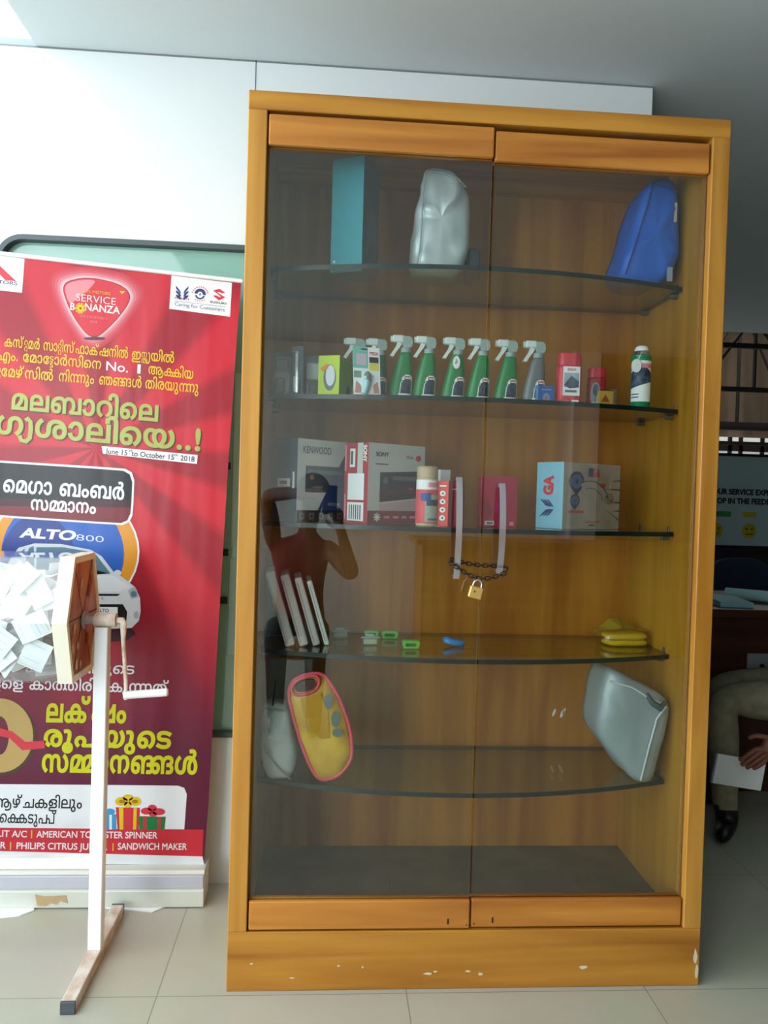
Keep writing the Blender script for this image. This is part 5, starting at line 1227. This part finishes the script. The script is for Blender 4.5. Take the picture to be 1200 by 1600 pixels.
for xa, xb in ((XR - 0.036, XR), (XL - 0.036, XL)):
    m2 = MB(); o0 = hexp(xa, HR + 0.002); o1 = hexp(xb, HR + 0.002); i0 = hexp(xa, HR - 0.016); i1 = hexp(xb, HR - 0.016); vs = o0 + o1 + i0 + i1; fs = []
    for k in range(6):
        j = (k + 1) % 6; fs += [[k, j, 6 + j, 6 + k], [12 + k, 18 + k, 18 + j, 12 + j], [6 + k, 6 + j, 18 + j, 18 + k], [k, 12 + k, 12 + j, j]]
    m2.add(vs, fs, M_RIM); rim = m2.build('end_rim', rd)
    xi, xo = (xb - 0.010, xb - 0.004) if xa > -0.8 else (xa + 0.004, xa + 0.010)
    m2 = MB(); m2.rings([hexp(xi, HR - 0.0155), hexp(xo, HR - 0.0155)], M_FACE, False); ep = m2.build('end_panel', rd)
    if xa > -0.8:
        m2 = MB()
        for k in range(3): # seams and stains printed across the panel
            a = hexp(xo + 0.0006, HR - 0.02)[k]; b = hexp(xo + 0.0006, HR - 0.02)[k + 3]
            d = (b - a).normalized(); nrm = Vector((1, 0, 0)).cross(d) * 0.0022
            m2.add([a + nrm, a - nrm, b - nrm, b + nrm], [[0, 1, 2, 3]], pmat('panel_seam', '#5b3524', 0.5))
        rr_ = random.Random(5)
        for k in range(14):
            a = rr_.uniform(0, 2 * PI); r_ = HR * 0.75 * math.sqrt(rr_.random()); s_ = rr_.uniform(0.006, 0.016)
            m2.flat([(HC.y + r_ * math.cos(a) + s_ * math.cos(q) * rr_.uniform(.4, 1), HC.z + r_ * math.sin(a) + 1.6 * s_ * math.sin(q) * rr_.uniform(.4, 1)) for q in [2 * PI * i / 8 for i in range(8)]], lambda y, z_: Vector((xo + 0.0009 + 0.0001 * k, y, z_)), pmat('panel_stain', '#7a3f26', 0.5) if k % 2 else pmat('panel_pale_patch', '#c9a58a', 0.5))
        m2.build('panel_marking', ep)
MB().cyl((XR - 0.004, 0.148, 0.889), (-0.3767, 0.148, 0.889), 0.012, pmat('clear_axle_sleeve', '#b9aeb0', 0.25, 0.3), n=18).cyl((XR, 0.148, 0.889), (XR + 0.006, 0.148, 0.889), 0.024, M_STEEL, n=18).build('axle', rd)
MB().loft_path([(-0.322, 0.148, 0.889), (-0.308, 0.148, 0.889), (-0.303, 0.146, 0.880), (-0.303, 0.144, 0.84), (-0.297, 0.140, 0.78), (-0.292, 0.137, 0.73), (-0.291, 0.136, 0.685)], [0.008, 0.009, 0.009, 0.0055, 0.005, 0.005, 0.0045], M_RUST, n=10).build('crank_arm', rd)
MB().cyl((-0.296, 0.136, 0.697), (-0.186, 0.136, 0.706), 0.0105, M_WSTEEL, n=16).cyl((-0.1859, 0.136, 0.706), (-0.1835, 0.136, 0.7062), 0.0085, M_RUST, n=16).build('crank_handle', rd)
# paper slips heaped in the drum
M_SLIPA = pmat('slip_white', '#f4f6f7', 0.8); M_SLIPL = pmat('slip_print', '#d0dae1', 0.8)
def slip_mesh(seed, fold):
    r = random.Random(seed); m = MB(); wx, wy = r.uniform(.024, .032), r.uniform(.030, .040)
    vs = []; N = 4
    for i in range(N + 1):
        t = i / N * 2 - 1; zc = fold * (abs(t) ** 1.5) * 0.02
        for s_ in (-1, 1): vs += [Vector((wx * s_, wy * t, zc + 0.002 * s_))]
    up = [v + Vector((0, 0, 0.0005)) for v in vs]
    m.add(vs, [[2 * i, 2 * i + 1, 2 * i + 3, 2 * i + 2] for i in range(N)], M_SLIPA); m.add(up, [[2 * i, 2 * i + 2, 2 * i + 3, 2 * i + 1] for i in range(N)], M_SLIPA)
    for i in range(N):
        for s_, o in ((0, 1), (1, -1)): pass
        a, b, c, d = up[2 * i], up[2 * i + 1], up[2 * i + 3], up[2 * i + 2]
        for q in (0.3,):
            if (i + seed) % 4 == 0: continue
            e = 0.0003
            L0 = a.lerp(d, q); R0 = b.lerp(c, q); L1 = a.lerp(d, q + .1); R1 = b.lerp(c, q + .1); z3 = Vector((0, 0, e))
            m.add([L0.lerp(R0, .12) + z3, L0.lerp(R0, .8) + z3, L1.lerp(R1, .8) + z3, L1.lerp(R1, .12) + z3], [[0, 1, 2, 3]], M_SLIPL)
    return m
protos = [slip_mesh(k, (0.0, 0.4, -0.5, 0.8)[k]) for k in range(4)]
base = []
for k, m in enumerate(protos):
    base.append(m.build('paper_slip'))
rs = random.Random(21); count = 0; first = [True] * 4
from mathutils.bvhtree import BVHTree
def depth_in(p):
    """least distance of a point to the drum's inner walls"""
    q = hexp(0, HR - 0.006); d = 1.0
    for k in range(6):
        a, b = q[k], q[(k + 1) % 6]; e = (b - a); n = Vector((0, -e.z, e.y)).normalized()
        d = min(d, (Vector((0, p.y, p.z)) - a).dot(n))
    return d
XA, XB = -1.09, XR - 0.041
src = [([v.co.copy() for v in o.data.vertices], [list(p.vertices) for p in o.data.polygons]) for o in base]
placed = []
def try_slip(M, k):
    global count
    vs = [M @ v for v in src[k][0]]
    for v in vs:
        if not (XA < v.x < XB) or depth_in(v) < 0.002: return False
    lo = [min(v[i] for v in vs) for i in range(3)]; hi = [max(v[i] for v in vs) for i in range(3)]
    t = BVHTree.FromPolygons(vs, src[k][1])
    for l2, h2, t2 in placed:
        if all(lo[i] < h2[i] and l2[i] < hi[i] for i in range(3)) and t.overlap(t2): return False
    placed.append((lo, hi, t))
    o = base[k] if first[k] else base[k].copy()
    if first[k]: first[k] = False
    else: COL.objects.link(o)
    o.matrix_world = M
    tag(o, 'white printed paper slip in the heap inside the clear raffle drum', 'paper slip', 'paper slips in the raffle drum')
    count += 1
    return True
tries = 0
while count < 300 and tries < 30000:
    tries += 1
    r_ = rs.random(); x = rs.uniform(-0.80, XB) if rs.random() < 0.85 else rs.uniform(XA, -0.75)
    if tries < 14000:   # slips pressed against the two slanting front walls
        upper = rs.random() < 0.5; q = hexp(0, HR - 0.006)
        a, b = (q[3], q[2]) if upper else (q[3], q[4])
        e = (b - a).normalized(); n = Vector((0, e.z, -e.y)) if upper else Vector((0, -e.z, e.y))
        if n.y < 0: n = -n
        t = rs.uniform(0.05, 0.86 if upper else 1.0) * (b - a).length
        c = a + e * t + n * (rs.random() ** 1.6 * 0.055 + 0.004); c.x = x
        zv = -n; xv = Vector((1, 0, 0)); yv = zv.cross(xv)
        M = Matrix((xv, yv, zv)).transposed().to_4x4(); M.translation = c
        M = M @ Matrix.Rotation(rs.uniform(-PI, PI), 4, 'Z') @ Matrix.Rotation(rs.gauss(0, 0.22), 4, 'X') @ Matrix.Rotation(rs.gauss(0, 0.22), 4, 'Y')
    else:
        c = Vector((x, HC.y + rs.uniform(-0.1, 0.12), HC.z + rs.uniform(-0.15, 0.10)))
        M = Matrix.Translation(c) @ Matrix.Rotation(rs.uniform(-PI, PI), 4, 'Z') @ Matrix.Rotation(rs.gauss(0, 0.5), 4, 'X')
    try_slip(M, rs.randrange(4))

# ------------------------------------------------------------------ people
def figure(name, joints, bones, mat_of, parent=None, sub=2):
    """one continuous skinned body. joints: name -> (pos, radius); bones: pairs; mat_of: (pair -> material)"""
    names = list(joints); idx = {n: i for i, n in enumerate(names)}
    me = bpy.data.meshes.new(name)
    me.from_pydata([joints[n][0] for n in names], [(idx[a], idx[b]) for a, b in bones], [])
    o = bpy.data.objects.new(name, me); COL.objects.link(o)
    md = o.modifiers.new('skin', 'SKIN'); md.use_smooth_shade = True; md.branch_smoothing = 0.6
    for i, n in enumerate(names):
        r = joints[n][1]; r = r if isinstance(r, tuple) else (r, r)
        sv = me.skin_vertices[0].data[i]; sv.radius = r; sv.use_root = (n == 'pelvis')
    ss = o.modifiers.new('sub', 'SUBSURF'); ss.levels = sub; ss.render_levels = sub
    dg = bpy.context.evaluated_depsgraph_get(); dg.update()
    nm = bpy.data.meshes.new_from_object(o.evaluated_get(dg))
    bpy.data.objects.remove(o)
    mats = []
    for m in mat_of.values():
        if m not in mats: mats.append(m)
    nm.materials.clear()
    for m in mats: nm.materials.append(m)
    rad = {n: (j[1] if not isinstance(j[1], tuple) else sum(j[1]) / 2) for n, j in joints.items()}
    segs = [(Vector(joints[a][0]), Vector(joints[b][0]), mat_of.get((a, b), mats[0]), rad[a], rad[b]) for a, b in bones]
    for p in nm.polygons:
        c = p.center; best = None
        for a, b, m, ra, rb in segs:
            d = b - a; t = max(0, min(1, (c - a).dot(d) / max(d.length_squared, 1e-9)))
            q = (c - (a + d * t)).length - (ra + (rb - ra) * t)
            if best is None or q < best[0]: best = (q, m)
        p.material_index = mats.index(best[1]); p.use_smooth = True
    nm.name = name
    ob = bpy.data.objects.new(name, nm); COL.objects.link(ob)
    if parent: ob.parent = parent; ob.matrix_parent_inverse = parent.matrix_basis.inverted()
    return ob
M_SKIN = pmat('brown_skin', '#7c4a35', 0.5); M_HAIR = pmat('black_hair', '#100d0c', 0.5); M_KHAKI = mottled('khaki_trousers', '#7c7560', '#8e8770', 30, 0.85); M_SHOE = pmat('black_shoe', '#0d0d10', 0.35)
M_DSHIRT = pmat('dark_shirt', '#17191f', 0.8); M_REDSHIRT = pmat('red_shirt', '#982634', 0.8); M_TROUSER = pmat('dark_trousers', '#23252b', 0.8); M_EYE = pmat('eye_white', '#e9e6e0', 0.3)
def hand(J, B, MT, side, wrist, fwd, across, nrm, curl, skin, pre, r=1.0):
    """palm and five fingers: fwd = towards the fingertips, across = towards the thumb, nrm = back of the hand"""
    wrist = Vector(wrist); f = Vector(fwd).normalized(); a = Vector(across).normalized(); n = Vector(nrm).normalized()
    J[pre + 'palm'] = (wrist + f * 0.045, (0.032 * r, 0.018 * r)); B.append((side + 'wrist', pre + 'palm')); MT[(side + 'wrist', pre + 'palm')] = skin
    for i, (off, L) in enumerate(((0.027, 0.072), (0.009, 0.08), (-0.010, 0.074), (-0.027, 0.058))):
        base = wrist + f * 0.088 + a * off
        J[pre + 'k%d' % i] = (base, 0.0105 * r); B.append((pre + 'palm', pre + 'k%d' % i)); MT[(pre + 'palm', pre + 'k%d' % i)] = skin
        p = base; d = f.copy(); last = pre + 'k%d' % i
        for s_ in range(3):
            ang = curl * (0.5 + 0.35 * s_); d2 = (f * math.cos(ang) - n * math.sin(ang)).normalized(); p = p + d2 * L * (0.45, 0.32, 0.23)[s_]
            nm = pre + 'f%d_%d' % (i, s_); J[nm] = (p, (0.0095, 0.0085, 0.0075)[s_] * r); B.append((last, nm)); MT[(last, nm)] = skin; last = nm
    th = wrist + f * 0.028 + a * 0.032
    J[pre + 't0'] = (th, 0.013 * r); B.append((pre + 'palm', pre + 't0')); MT[(pre + 'palm', pre + 't0')] = skin
    p1 = th + (f * 0.6 + a * 0.6 - n * 0.3).normalized() * 0.035; p2 = p1 + (f * 0.9 + a * 0.1 - n * 0.45).normalized() * 0.03
    J[pre + 't1'] = (p1, 0.0105 * r); J[pre + 't2'] = (p2, 0.0085 * r); B.extend([(pre + 't0', pre + 't1'), (pre + 't1', pre + 't2')]); MT[(pre + 't0', pre + 't1')] = skin; MT[(pre + 't1', pre + 't2')] = skin
def head_parts(J, B, MT, neck, top, face, skin, pre='h'):
    """neck joint name; top = crown position; face = forward direction"""
    n0 = Vector(J[neck][0]); t = Vector(top); u = (t - n0).normalized(); f = Vector(face).normalized(); f = (f - u * f.dot(u)).normalized(); s_ = u.cross(f)
    c = t - u * 0.10
    def add(nm, p, r, par):
        J[pre + nm] = (p, r); pr_ = par if par == neck else pre + par; B.append((pr_, pre + nm)); MT[(pr_, pre + nm)] = skin
    add('jawb', c - u * 0.075 + f * 0.015, (0.058, 0.062), neck); add('skull', c + u * 0.01 - f * 0.005, (0.076, 0.09), 'jawb'); add('crown', c + u * 0.065 - f * 0.01, (0.052, 0.062), 'skull')
    add('chin', c - u * 0.105 + f * 0.065, 0.024, 'jawb'); add('nose', c - u * 0.022 + f * 0.112, 0.012, 'skull')
    for sg in (-1, 1): add('ear%d' % sg, c - u * 0.015 + s_ * 0.084 * sg - f * 0.005, 0.015, 'skull')
    return c, u, f, s_
def head_extras(c, u, f, s_, parent, hairmat=M_HAIR):
    m2 = MB(); R = []
    for i in range(9):
        th = PI * 0.56 * i / 8
        R.append([c + u * (0.018 + 0.105 * math.cos(th)) - f * 0.012 + (f * math.cos(q) * 0.108 + s_ * math.sin(q) * 0.092) * (math.sin(th) if i else 0.05) - f * 0.012 * (1 if math.cos(q) > 0.3 and th > 1.0 else 0) for q in [2 * PI * k / 24 for k in range(24)]])
    m2.rings(R, hairmat); m2.build('hair', parent)
    for sg in (-1, 1):
        e = c + f * 0.083 + s_ * 0.031 * sg + u * 0.002
        m2 = MB(); m2.lathe([(0.002, -0.010), (0.008, -0.006), (0.0105, 0), (0.008, 0.006), (0.002, 0.010)], M_EYE, 12, e); m2.lathe([(0.001, -0.004), (0.005, 0), (0.001, 0.004)], M_BLACK, 10, e + f * 0.0095); m2.build('eye', parent)
    m2 = MB(); m2.loft_path([c + f * 0.086 - u * 0.062 - s_ * 0.022, c + f * 0.096 - u * 0.060, c + f * 0.086 - u * 0.062 + s_ * 0.022], [0.003, 0.006, 0.003], pmat('lips', '#7d3f3a', 0.5), n=8); m2.build('mouth', parent)
def person(label, J, B, MT, loc, neck, top, face, skin, hair=M_HAIR):
    t = thing('person', label, 'person', loc)
    c, u, f, s_ = head_parts(J, B, MT, neck, top, face, skin)
    figure('body', J, B, MT, t); head_extras(c, u, f, s_, t, hair)
    return t
# seated person behind the cabinet, one leg and a hand with a notepad in view
J = {'pelvis': ((2.20, 1.05, 0.50), (0.15, 0.13)), 'waist': ((2.21, 1.03, 0.66), (0.15, 0.12)), 'chest': ((2.18, 1.01, 0.86), (0.17, 0.12)), 'neckb': ((2.15, 1.0, 1.03), 0.06), 'neck': ((2.13, 1.0, 1.10), 0.052)}
B = [('pelvis', 'waist'), ('waist', 'chest'), ('chest', 'neckb'), ('neckb', 'neck')]; MT = {('pelvis', 'waist'): M_KHAKI, ('waist', 'chest'): M_DSHIRT, ('chest', 'neckb'): M_DSHIRT, ('neckb', 'neck'): M_SKIN}
def chain_(pts, mats, start):
    last = start
    for (nm, p, r), m in zip(pts, mats):
        J[nm] = (p, r); B.append((last, nm)); MT[(last, nm)] = m; last = nm
chain_([('hipN', (2.10, 0.96, 0.49), 0.092), ('thN', (1.92, 0.97, 0.495), 0.085), ('kneN', (1.735, 0.985, 0.49), 0.070), ('shN', (1.735, 0.945, 0.30), 0.058), ('ankN', (1.72, 0.895, 0.115), 0.047)], [M_KHAKI] * 5, 'pelvis')
chain_([('heeN', (1.735, 0.895, 0.052), (0.045, 0.04)), ('baN', (1.695, 0.845, 0.040), (0.04, 0.034)), ('toN', (1.665, 0.80, 0.033), (0.034, 0.026))], [M_SHOE] * 3, 'ankN')
chain_([('hipF', (2.12, 1.15, 0.49), 0.092), ('thF', (1.98, 1.19, 0.495), 0.085), ('kneF', (1.83, 1.22, 0.49), 0.07), ('shF', (1.86, 1.22, 0.30), 0.058), ('ankF', (1.88, 1.21, 0.115), 0.047)], [M_KHAKI] * 5, 'pelvis')
chain_([('heeF', (1.89, 1.21, 0.052), (0.045, 0.04)), ('baF', (1.83, 1.20, 0.040), (0.04, 0.034)), ('toF', (1.78, 1.19, 0.033), (0.034, 0.026))], [M_SHOE] * 3, 'ankF')
chain_([('shoN', (2.10, 0.84, 0.97), 0.068), ('elbN', (2.15, 0.79, 0.66), 0.052), ('forN', (2.02, 0.81, 0.53), 0.046), ('Nwrist', (1.872, 0.825, 0.392), 0.028)], [M_DSHIRT, M_DSHIRT, M_DSHIRT, M_SKIN], 'chest')
hand(J, B, MT, 'N', (1.872, 0.825, 0.392), (-0.62, -0.02, -0.6), (-0.7, 0.1, 0.7), (0, -1, -0.05), 0.35, M_SKIN, 'nh_')
chain_([('shoF', (2.12, 1.20, 0.97), 0.068), ('elbF', (2.30, 1.27, 0.76), 0.052), ('forF', (2.25, 1.23, 0.68), 0.045), ('Fwrist', (2.19, 1.20, 0.60), 0.028)], [M_DSHIRT, M_DSHIRT, M_DSHIRT, M_SKIN], 'chest')
hand(J, B, MT, 'F', (2.19, 1.20, 0.612), (-0.8, -0.2, -0.05), (0, -1, 0), (0, 0, 1), 0.3, M_SKIN, 'fh_')
ps = person('person sitting in khaki trousers and black shoes with a notepad in hand, past the cabinet', J, B, MT, (2.1, 1.05, 0), 'neck', (2.10, 1.0, 1.345), (-1, 0, -0.45), M_SKIN)
m2 = MB(); m2.loft_path([Vector((1.886, 0.824, 0.405)) + (Vector((0.68, 0, -0.73)) * math.cos(q) + Vector((0, 1, 0)) * math.sin(q)) * 0.0335 for q in [2 * PI * k / 20 for k in range(20)]], 0.006, pmat('watch_strap', '#15171b', 0.4), n=8, closed=True); m2.build('wristwatch', ps)
# notepad hanging from the hand
tn = thing('notepad', 'white notepad held in the seated person\'s hand beside the lower leg', 'notepad', (1.83, 0.815, 0.2))
NM = Matrix.Translation((1.752, 0.8735, 0.250)) @ Matrix.Rotation(math.radians(9), 4, 'Y')
MB().box((-0.088, -0.004, -0.055), (0.10, 0.004, 0.055), M_PAPER, 0.001, 1, NM).build('page_block', tn)
MB().box((-0.096, -0.0055, -0.055), (-0.0882, 0.0055, 0.055), pmat('lilac_binding', '#8c86a0', 0.6), 0.001, 1, NM).build('binding', tn)
# stool under the seated person
ts = thing('stool', 'dark round stool under the seated person past the cabinet', 'stool', (2.21, 1.06, 0))
MB().lathe([(0.16, 0.335), (0.18, 0.345), (0.18, 0.372), (0.165, 0.38)], M_BLACK, 28, (2.21, 1.06, 0)).build('seat', ts)
for a in (45, 135, 225, 315):
    c_, s_ = math.cos(math.radians(a)), math.sin(math.radians(a)); MB().cyl((2.21 + 0.12 * c_, 1.06 + 0.12 * s_, 0.336), (2.21 + 0.16 * c_, 1.06 + 0.16 * s_, 0), 0.012, M_IRON, n=10).build('leg', ts)

# the photographer, seen only mirrored in the door glass: seated, red shirt, both arms raised to the phone
J = {'pelvis': ((0.07, -2.42, 0.50), (0.15, 0.13)), 'waist': ((0.07, -2.41, 0.64), (0.125, 0.10)), 'chest': ((0.075, -2.38, 0.86), (0.15, 0.10)), 'neckb': ((0.10, -2.33, 1.02), 0.06), 'neck': ((0.12, -2.30, 1.07), 0.052)}
B = [('pelvis', 'waist'), ('waist', 'chest'), ('chest', 'neckb'), ('neckb', 'neck')]; MT = {('pelvis', 'waist'): M_REDSHIRT, ('waist', 'chest'): M_REDSHIRT, ('chest', 'neckb'): M_REDSHIRT, ('neckb', 'neck'): M_SKIN}
for sg, x in (('A', -0.03), ('C', 0.17)):
    chain_([('hip' + sg, (x, -2.38, 0.49), 0.09), ('th' + sg, (x * 1.3 - 0.01, -2.55, 0.50), 0.082) if False else ('th' + sg, (x, -2.24, 0.51), 0.082), ('kne' + sg, (x, -2.08, 0.49), 0.066), ('shi' + sg, (x, -2.12, 0.28), 0.055), ('ank' + sg, (x, -2.15, 0.10), 0.045)], [M_TROUSER] * 5, 'pelvis')
    chain_([('hee' + sg, (x, -2.16, 0.05), (0.045, 0.04)), ('ba' + sg, (x, -2.08, 0.038), (0.04, 0.034)), ('to' + sg, (x, -2.02, 0.032), (0.034, 0.026))], [M_SHOE] * 3, 'ank' + sg)
chain_([('shoA', (-0.075, -2.36, 0.965), 0.062), ('elbA', (-0.115, -2.30, 1.215), 0.046), ('Awrist', (0.085, -2.13, 1.235), 0.028)], [M_REDSHIRT, M_SKIN, M_SKIN], 'chest')
chain_([('shoC', (0.215, -2.35, 0.955), 0.062), ('elbC', (0.355, -2.20, 0.80), 0.047), ('Cwrist', (0.285, -2.10, 1.04), 0.028)], [M_REDSHIRT, M_SKIN, M_SKIN], 'chest')
hand(J, B, MT, 'A', (0.085, -2.13, 1.235), (0.75, 0.62, 0.02), (0, 0.1, -1), (0, -0.7, 0.3), 0.5, M_SKIN, 'ah_')
hand(J, B, MT, 'C', (0.285, -2.10, 1.04), (-0.25, 0.45, 1), (-1, 0.1, 0), (0.5, -0.5, 0), 0.5, M_SKIN, 'ch_')
pp = person('person in a red shirt sitting and holding up a phone, mirrored in the door glass', J, B, MT, (0.07, -2.4, 0), 'neck', (0.14, -2.24, 1.315), (0.12, 1, -0.05), M_SKIN)
tp = thing('phone', 'black phone held up in both hands, mirrored in the cabinet glass', 'phone', (0.22, -2.0, 1.2))
MB().box((0.185, -2.002, 1.13), (0.258, -1.9925, 1.275), M_BLACK, 0.004, 2).build('case', tp)
MB().cyl((0.2205, -1.9925, 1.2347), (0.2205, -1.9915, 1.2347), 0.006, pmat('lens_ring', '#33363b', 0.3, 0.7), n=16).build('lens', tp)
ts = thing('stool', 'wooden stool under the person with the phone, before the cabinet', 'stool', (0.07, -2.44, 0))
MB().lathe([(0.15, 0.335), (0.17, 0.345), (0.17, 0.372), (0.155, 0.38)], M_STILE, 28, (0.07, -2.44, 0)).build('seat', ts)
for a in (45, 135, 225, 315):
    c_, s_ = math.cos(math.radians(a)), math.sin(math.radians(a)); MB().cyl((0.07 + 0.11 * c_, -2.44 + 0.11 * s_, 0.336), (0.07 + 0.15 * c_, -2.44 + 0.15 * s_, 0), 0.014, M_STILE, n=10).build('leg', ts)
# service counter behind, mirrored in the lower part of the doors
ct = thing('service_counter', 'long wooden counter behind the seated phone holder, mirrored in the cabinet glass', 'counter', (1.7, -4.4, 0))
MB().box((0.95, -4.7, 0), (3.2, -4.15, 0.86), M_RAIL, 0.004).build('body', ct); MB().box((0.90, -4.75, 0.8602), (3.25, -4.1, 0.90), M_STILE, 0.004).build('worktop', ct)

# ------------------------------------------------------------------ far side: desk, papers, feedback board, chair
M_DESK = wood('dark_desk_wood', '#3a1f14', '#54301d', 'x', fine=14)
dk = thing('office_desk', 'dark brown wooden desk behind the seated person', 'desk', (2.6, 1.7, 0))
MB().box((1.62, 1.35, 0), (3.6, 1.385, 0.755), M_DESK, 0.002).build('front_panel', dk); MB().box((1.58, 1.32, 0.7552), (3.64, 2.05, 0.79), M_DESK, 0.003).build('top_panel', dk)
for x in (1.62, 3.57): MB().box((x, 1.386, 0), (x + 0.03, 2.0, 0.755), M_DESK).build('side_panel', dk)
sk = MB(); sk.box((2.03, 1.341, 0.485), (2.17, 1.3495, 0.600), pmat('grey_plate', '#8b9296', 0.5), 0.002).cyl((2.095, 1.3405, 0.545), (2.095, 1.336, 0.545), 0.011, M_BLACK, n=14); sk.build('cable_plate', dk)
M_TEALP = pmat('pale_teal_paper', '#bdeef2', 0.6); M_LPAP = pmat('dull_blue_paper', '#9ad0dc', 0.7)
z = 0.7905
m2 = MB(); m2.prism([(1.93, 1.40), (2.07, 1.38), (2.09, 1.60), (1.95, 1.64)], lambda x, y: Vector((x, y, z)), lambda x, y: Vector((x, y, z + 0.022 + 0.03 * (y - 1.38))), M_LPAP); tag(m2.build('paper_stack'), 'dull blue paper stack on the dark desk beside the cabinet edge', 'papers')
m2 = MB(); m2.loft_path([(2.10, 1.69, z + 0.027), (2.22, 1.60, z + 0.027), (2.36, 1.50, z + 0.026)], [0.027, 0.027, 0.026], M_TEALP, n=18); tag(m2.build('paper_roll'), 'pale teal roll of paper lying on the dark desk', 'paper roll')
m2 = MB(); m2.prism([(2.2, 1.345), (2.52, 1.335), (2.5, 1.42), (2.22, 1.43)], lambda x, y: Vector((x, y, z)), lambda x, y: Vector((x, y, z + 0.008)), pmat('grey_sheet', '#6c8494', 0.7)); tag(m2.build('paper_sheet'), 'grey blue sheet at the front edge of the dark desk', 'papers')
# feedback board on a dark partition
bd = thing('feedback_board', 'pale blue board asking for service feedback with smiling face symbols, beyond the desk', 'sign board', (3.8, 3.6, 0))
SY = 3.6
tx = MB().box((2.70, SY, 0.945), (4.70, SY + 0.03, 1.585), pmat('board_pale_blue', '#b9d3de', 0.5))
fr = MB()
for a, b, c, d in ((2.67, 0.925, 4.73, 0.945), (2.67, 1.585, 4.73, 1.605), (2.67, 0.945, 2.70, 1.585), (4.70, 0.945, 4.73, 1.585)): fr.box((a, SY - 0.008, b), (c, SY + 0.035, d), M_IRON)
fr.build('board_frame', bd)
f = frame((0, SY, 0), (1, 0, 0), (0, 0, 1), 0.001); f2 = lambda x, y, k=1: Vector((x, SY - 0.001 * k, y))
letters(tx, latin('OUR SERVICE EXPERIENCE', 0.05), lambda a, b: f2(2.957 + a * 0.60, 1.312 + b * 0.038, 2), M_INK); letters(tx, latin('DROP IN THE FEEDBACK', 0.05), lambda a, b: f2(2.925 + a * 0.57, 1.246 + b * 0.038, 2), M_INK)
M_BGRN = pmat('board_green', '#3f9c58', 0.5); M_BYEL = pmat('board_yellow', '#cdbb2c', 0.5); M_BRED = pmat('board_red', '#c0353a', 0.5)
for x, mt in ((2.99, M_BGRN), (3.24, M_BYEL), (3.49, M_BRED)):
    put_rect(tx, f2, x - 0.05, 1.150, x + 0.05 + (0.06 if mt == M_BGRN else 0), 1.188, mt, 2); put_ell(tx, f2, x, 1.05, 0.055, 0.055, M_BYEL, 2, 24)
    for s_ in (-1, 1): put_ell(tx, f2, x + s_ * 0.02, 1.066, 0.007, 0.009, M_INK, 3, 10)
    sgn = 1 if mt == M_BGRN else (0 if mt == M_BYEL else -1)
    for k in range(-3, 4): put_ell(tx, f2, x + k * 0.008, 1.028 + sgn * (k * k) * 0.0018 - 0.004 * sgn, 0.005, 0.004, M_INK, 3, 8)
tx.build('board', bd)
MB().box((2.67, SY + 0.0, 0), (4.73, SY + 0.03, 0.924), pmat('dark_partition', '#1c1a1a', 0.7)).build('lower_panel', bd)
oc = thing('office_chair', 'dark navy office chair behind the desk, below the feedback board', 'chair', (2.72, 2.5, 0))
def cush(mb, c, sx, sy, sz, mat, lean=0):
    R = []
    for t_, s_ in ((-1, .6), (-.85, .9), (-.5, 1), (0, 1.02), (.5, 1), (.85, .9), (1, .6)):
        R.append([Vector((c[0] + sx * s_ * math.copysign(abs(math.cos(q)) ** .6, math.cos(q)), c[1] + sy * t_, c[2] + sz * s_ * math.copysign(abs(math.sin(q)) ** .6, math.sin(q)))) for q in [2 * PI * k / 28 for k in range(28)]])
    mb.rings(R, mat); return mb
M_NAVY = pmat('navy_upholstery', '#1d2c4a', 0.8)
cush(MB(), (2.66, 2.62, 0.70), 0.20, 0.05, 0.22, M_NAVY).build('backrest', oc)
MB().lathe([(0.05, 0.44), (0.23, 0.45), (0.24, 0.50), (0.2, 0.52), (0.05, 0.525)], M_NAVY, 28, (2.68, 2.42, 0)).build('seat', oc)
MB().cyl((2.68, 2.42, 0.06), (2.68, 2.42, 0.44), 0.025, M_IRON).loft_path([(2.68, 2.62, 0.46), (2.67, 2.70, 0.5), (2.67, 2.69, 0.66)], 0.018, M_IRON, n=8).build('stem', oc)
bs = MB()
for k in range(5):
    a = 2 * PI * k / 5; bs.cyl((2.68, 2.42, 0.07), (2.68 + 0.27 * math.cos(a), 2.42 + 0.27 * math.sin(a), 0.045), 0.016, M_IRON, n=8)
bs.build('star_base', oc)
for k in range(5):
    a = 2 * PI * k / 5; x, y = 2.68 + 0.27 * math.cos(a), 2.42 + 0.27 * math.sin(a); MB().cyl((x - 0.012, y, 0.025), (x + 0.012, y, 0.025), 0.025, M_BLACK, n=14).build('caster', oc)
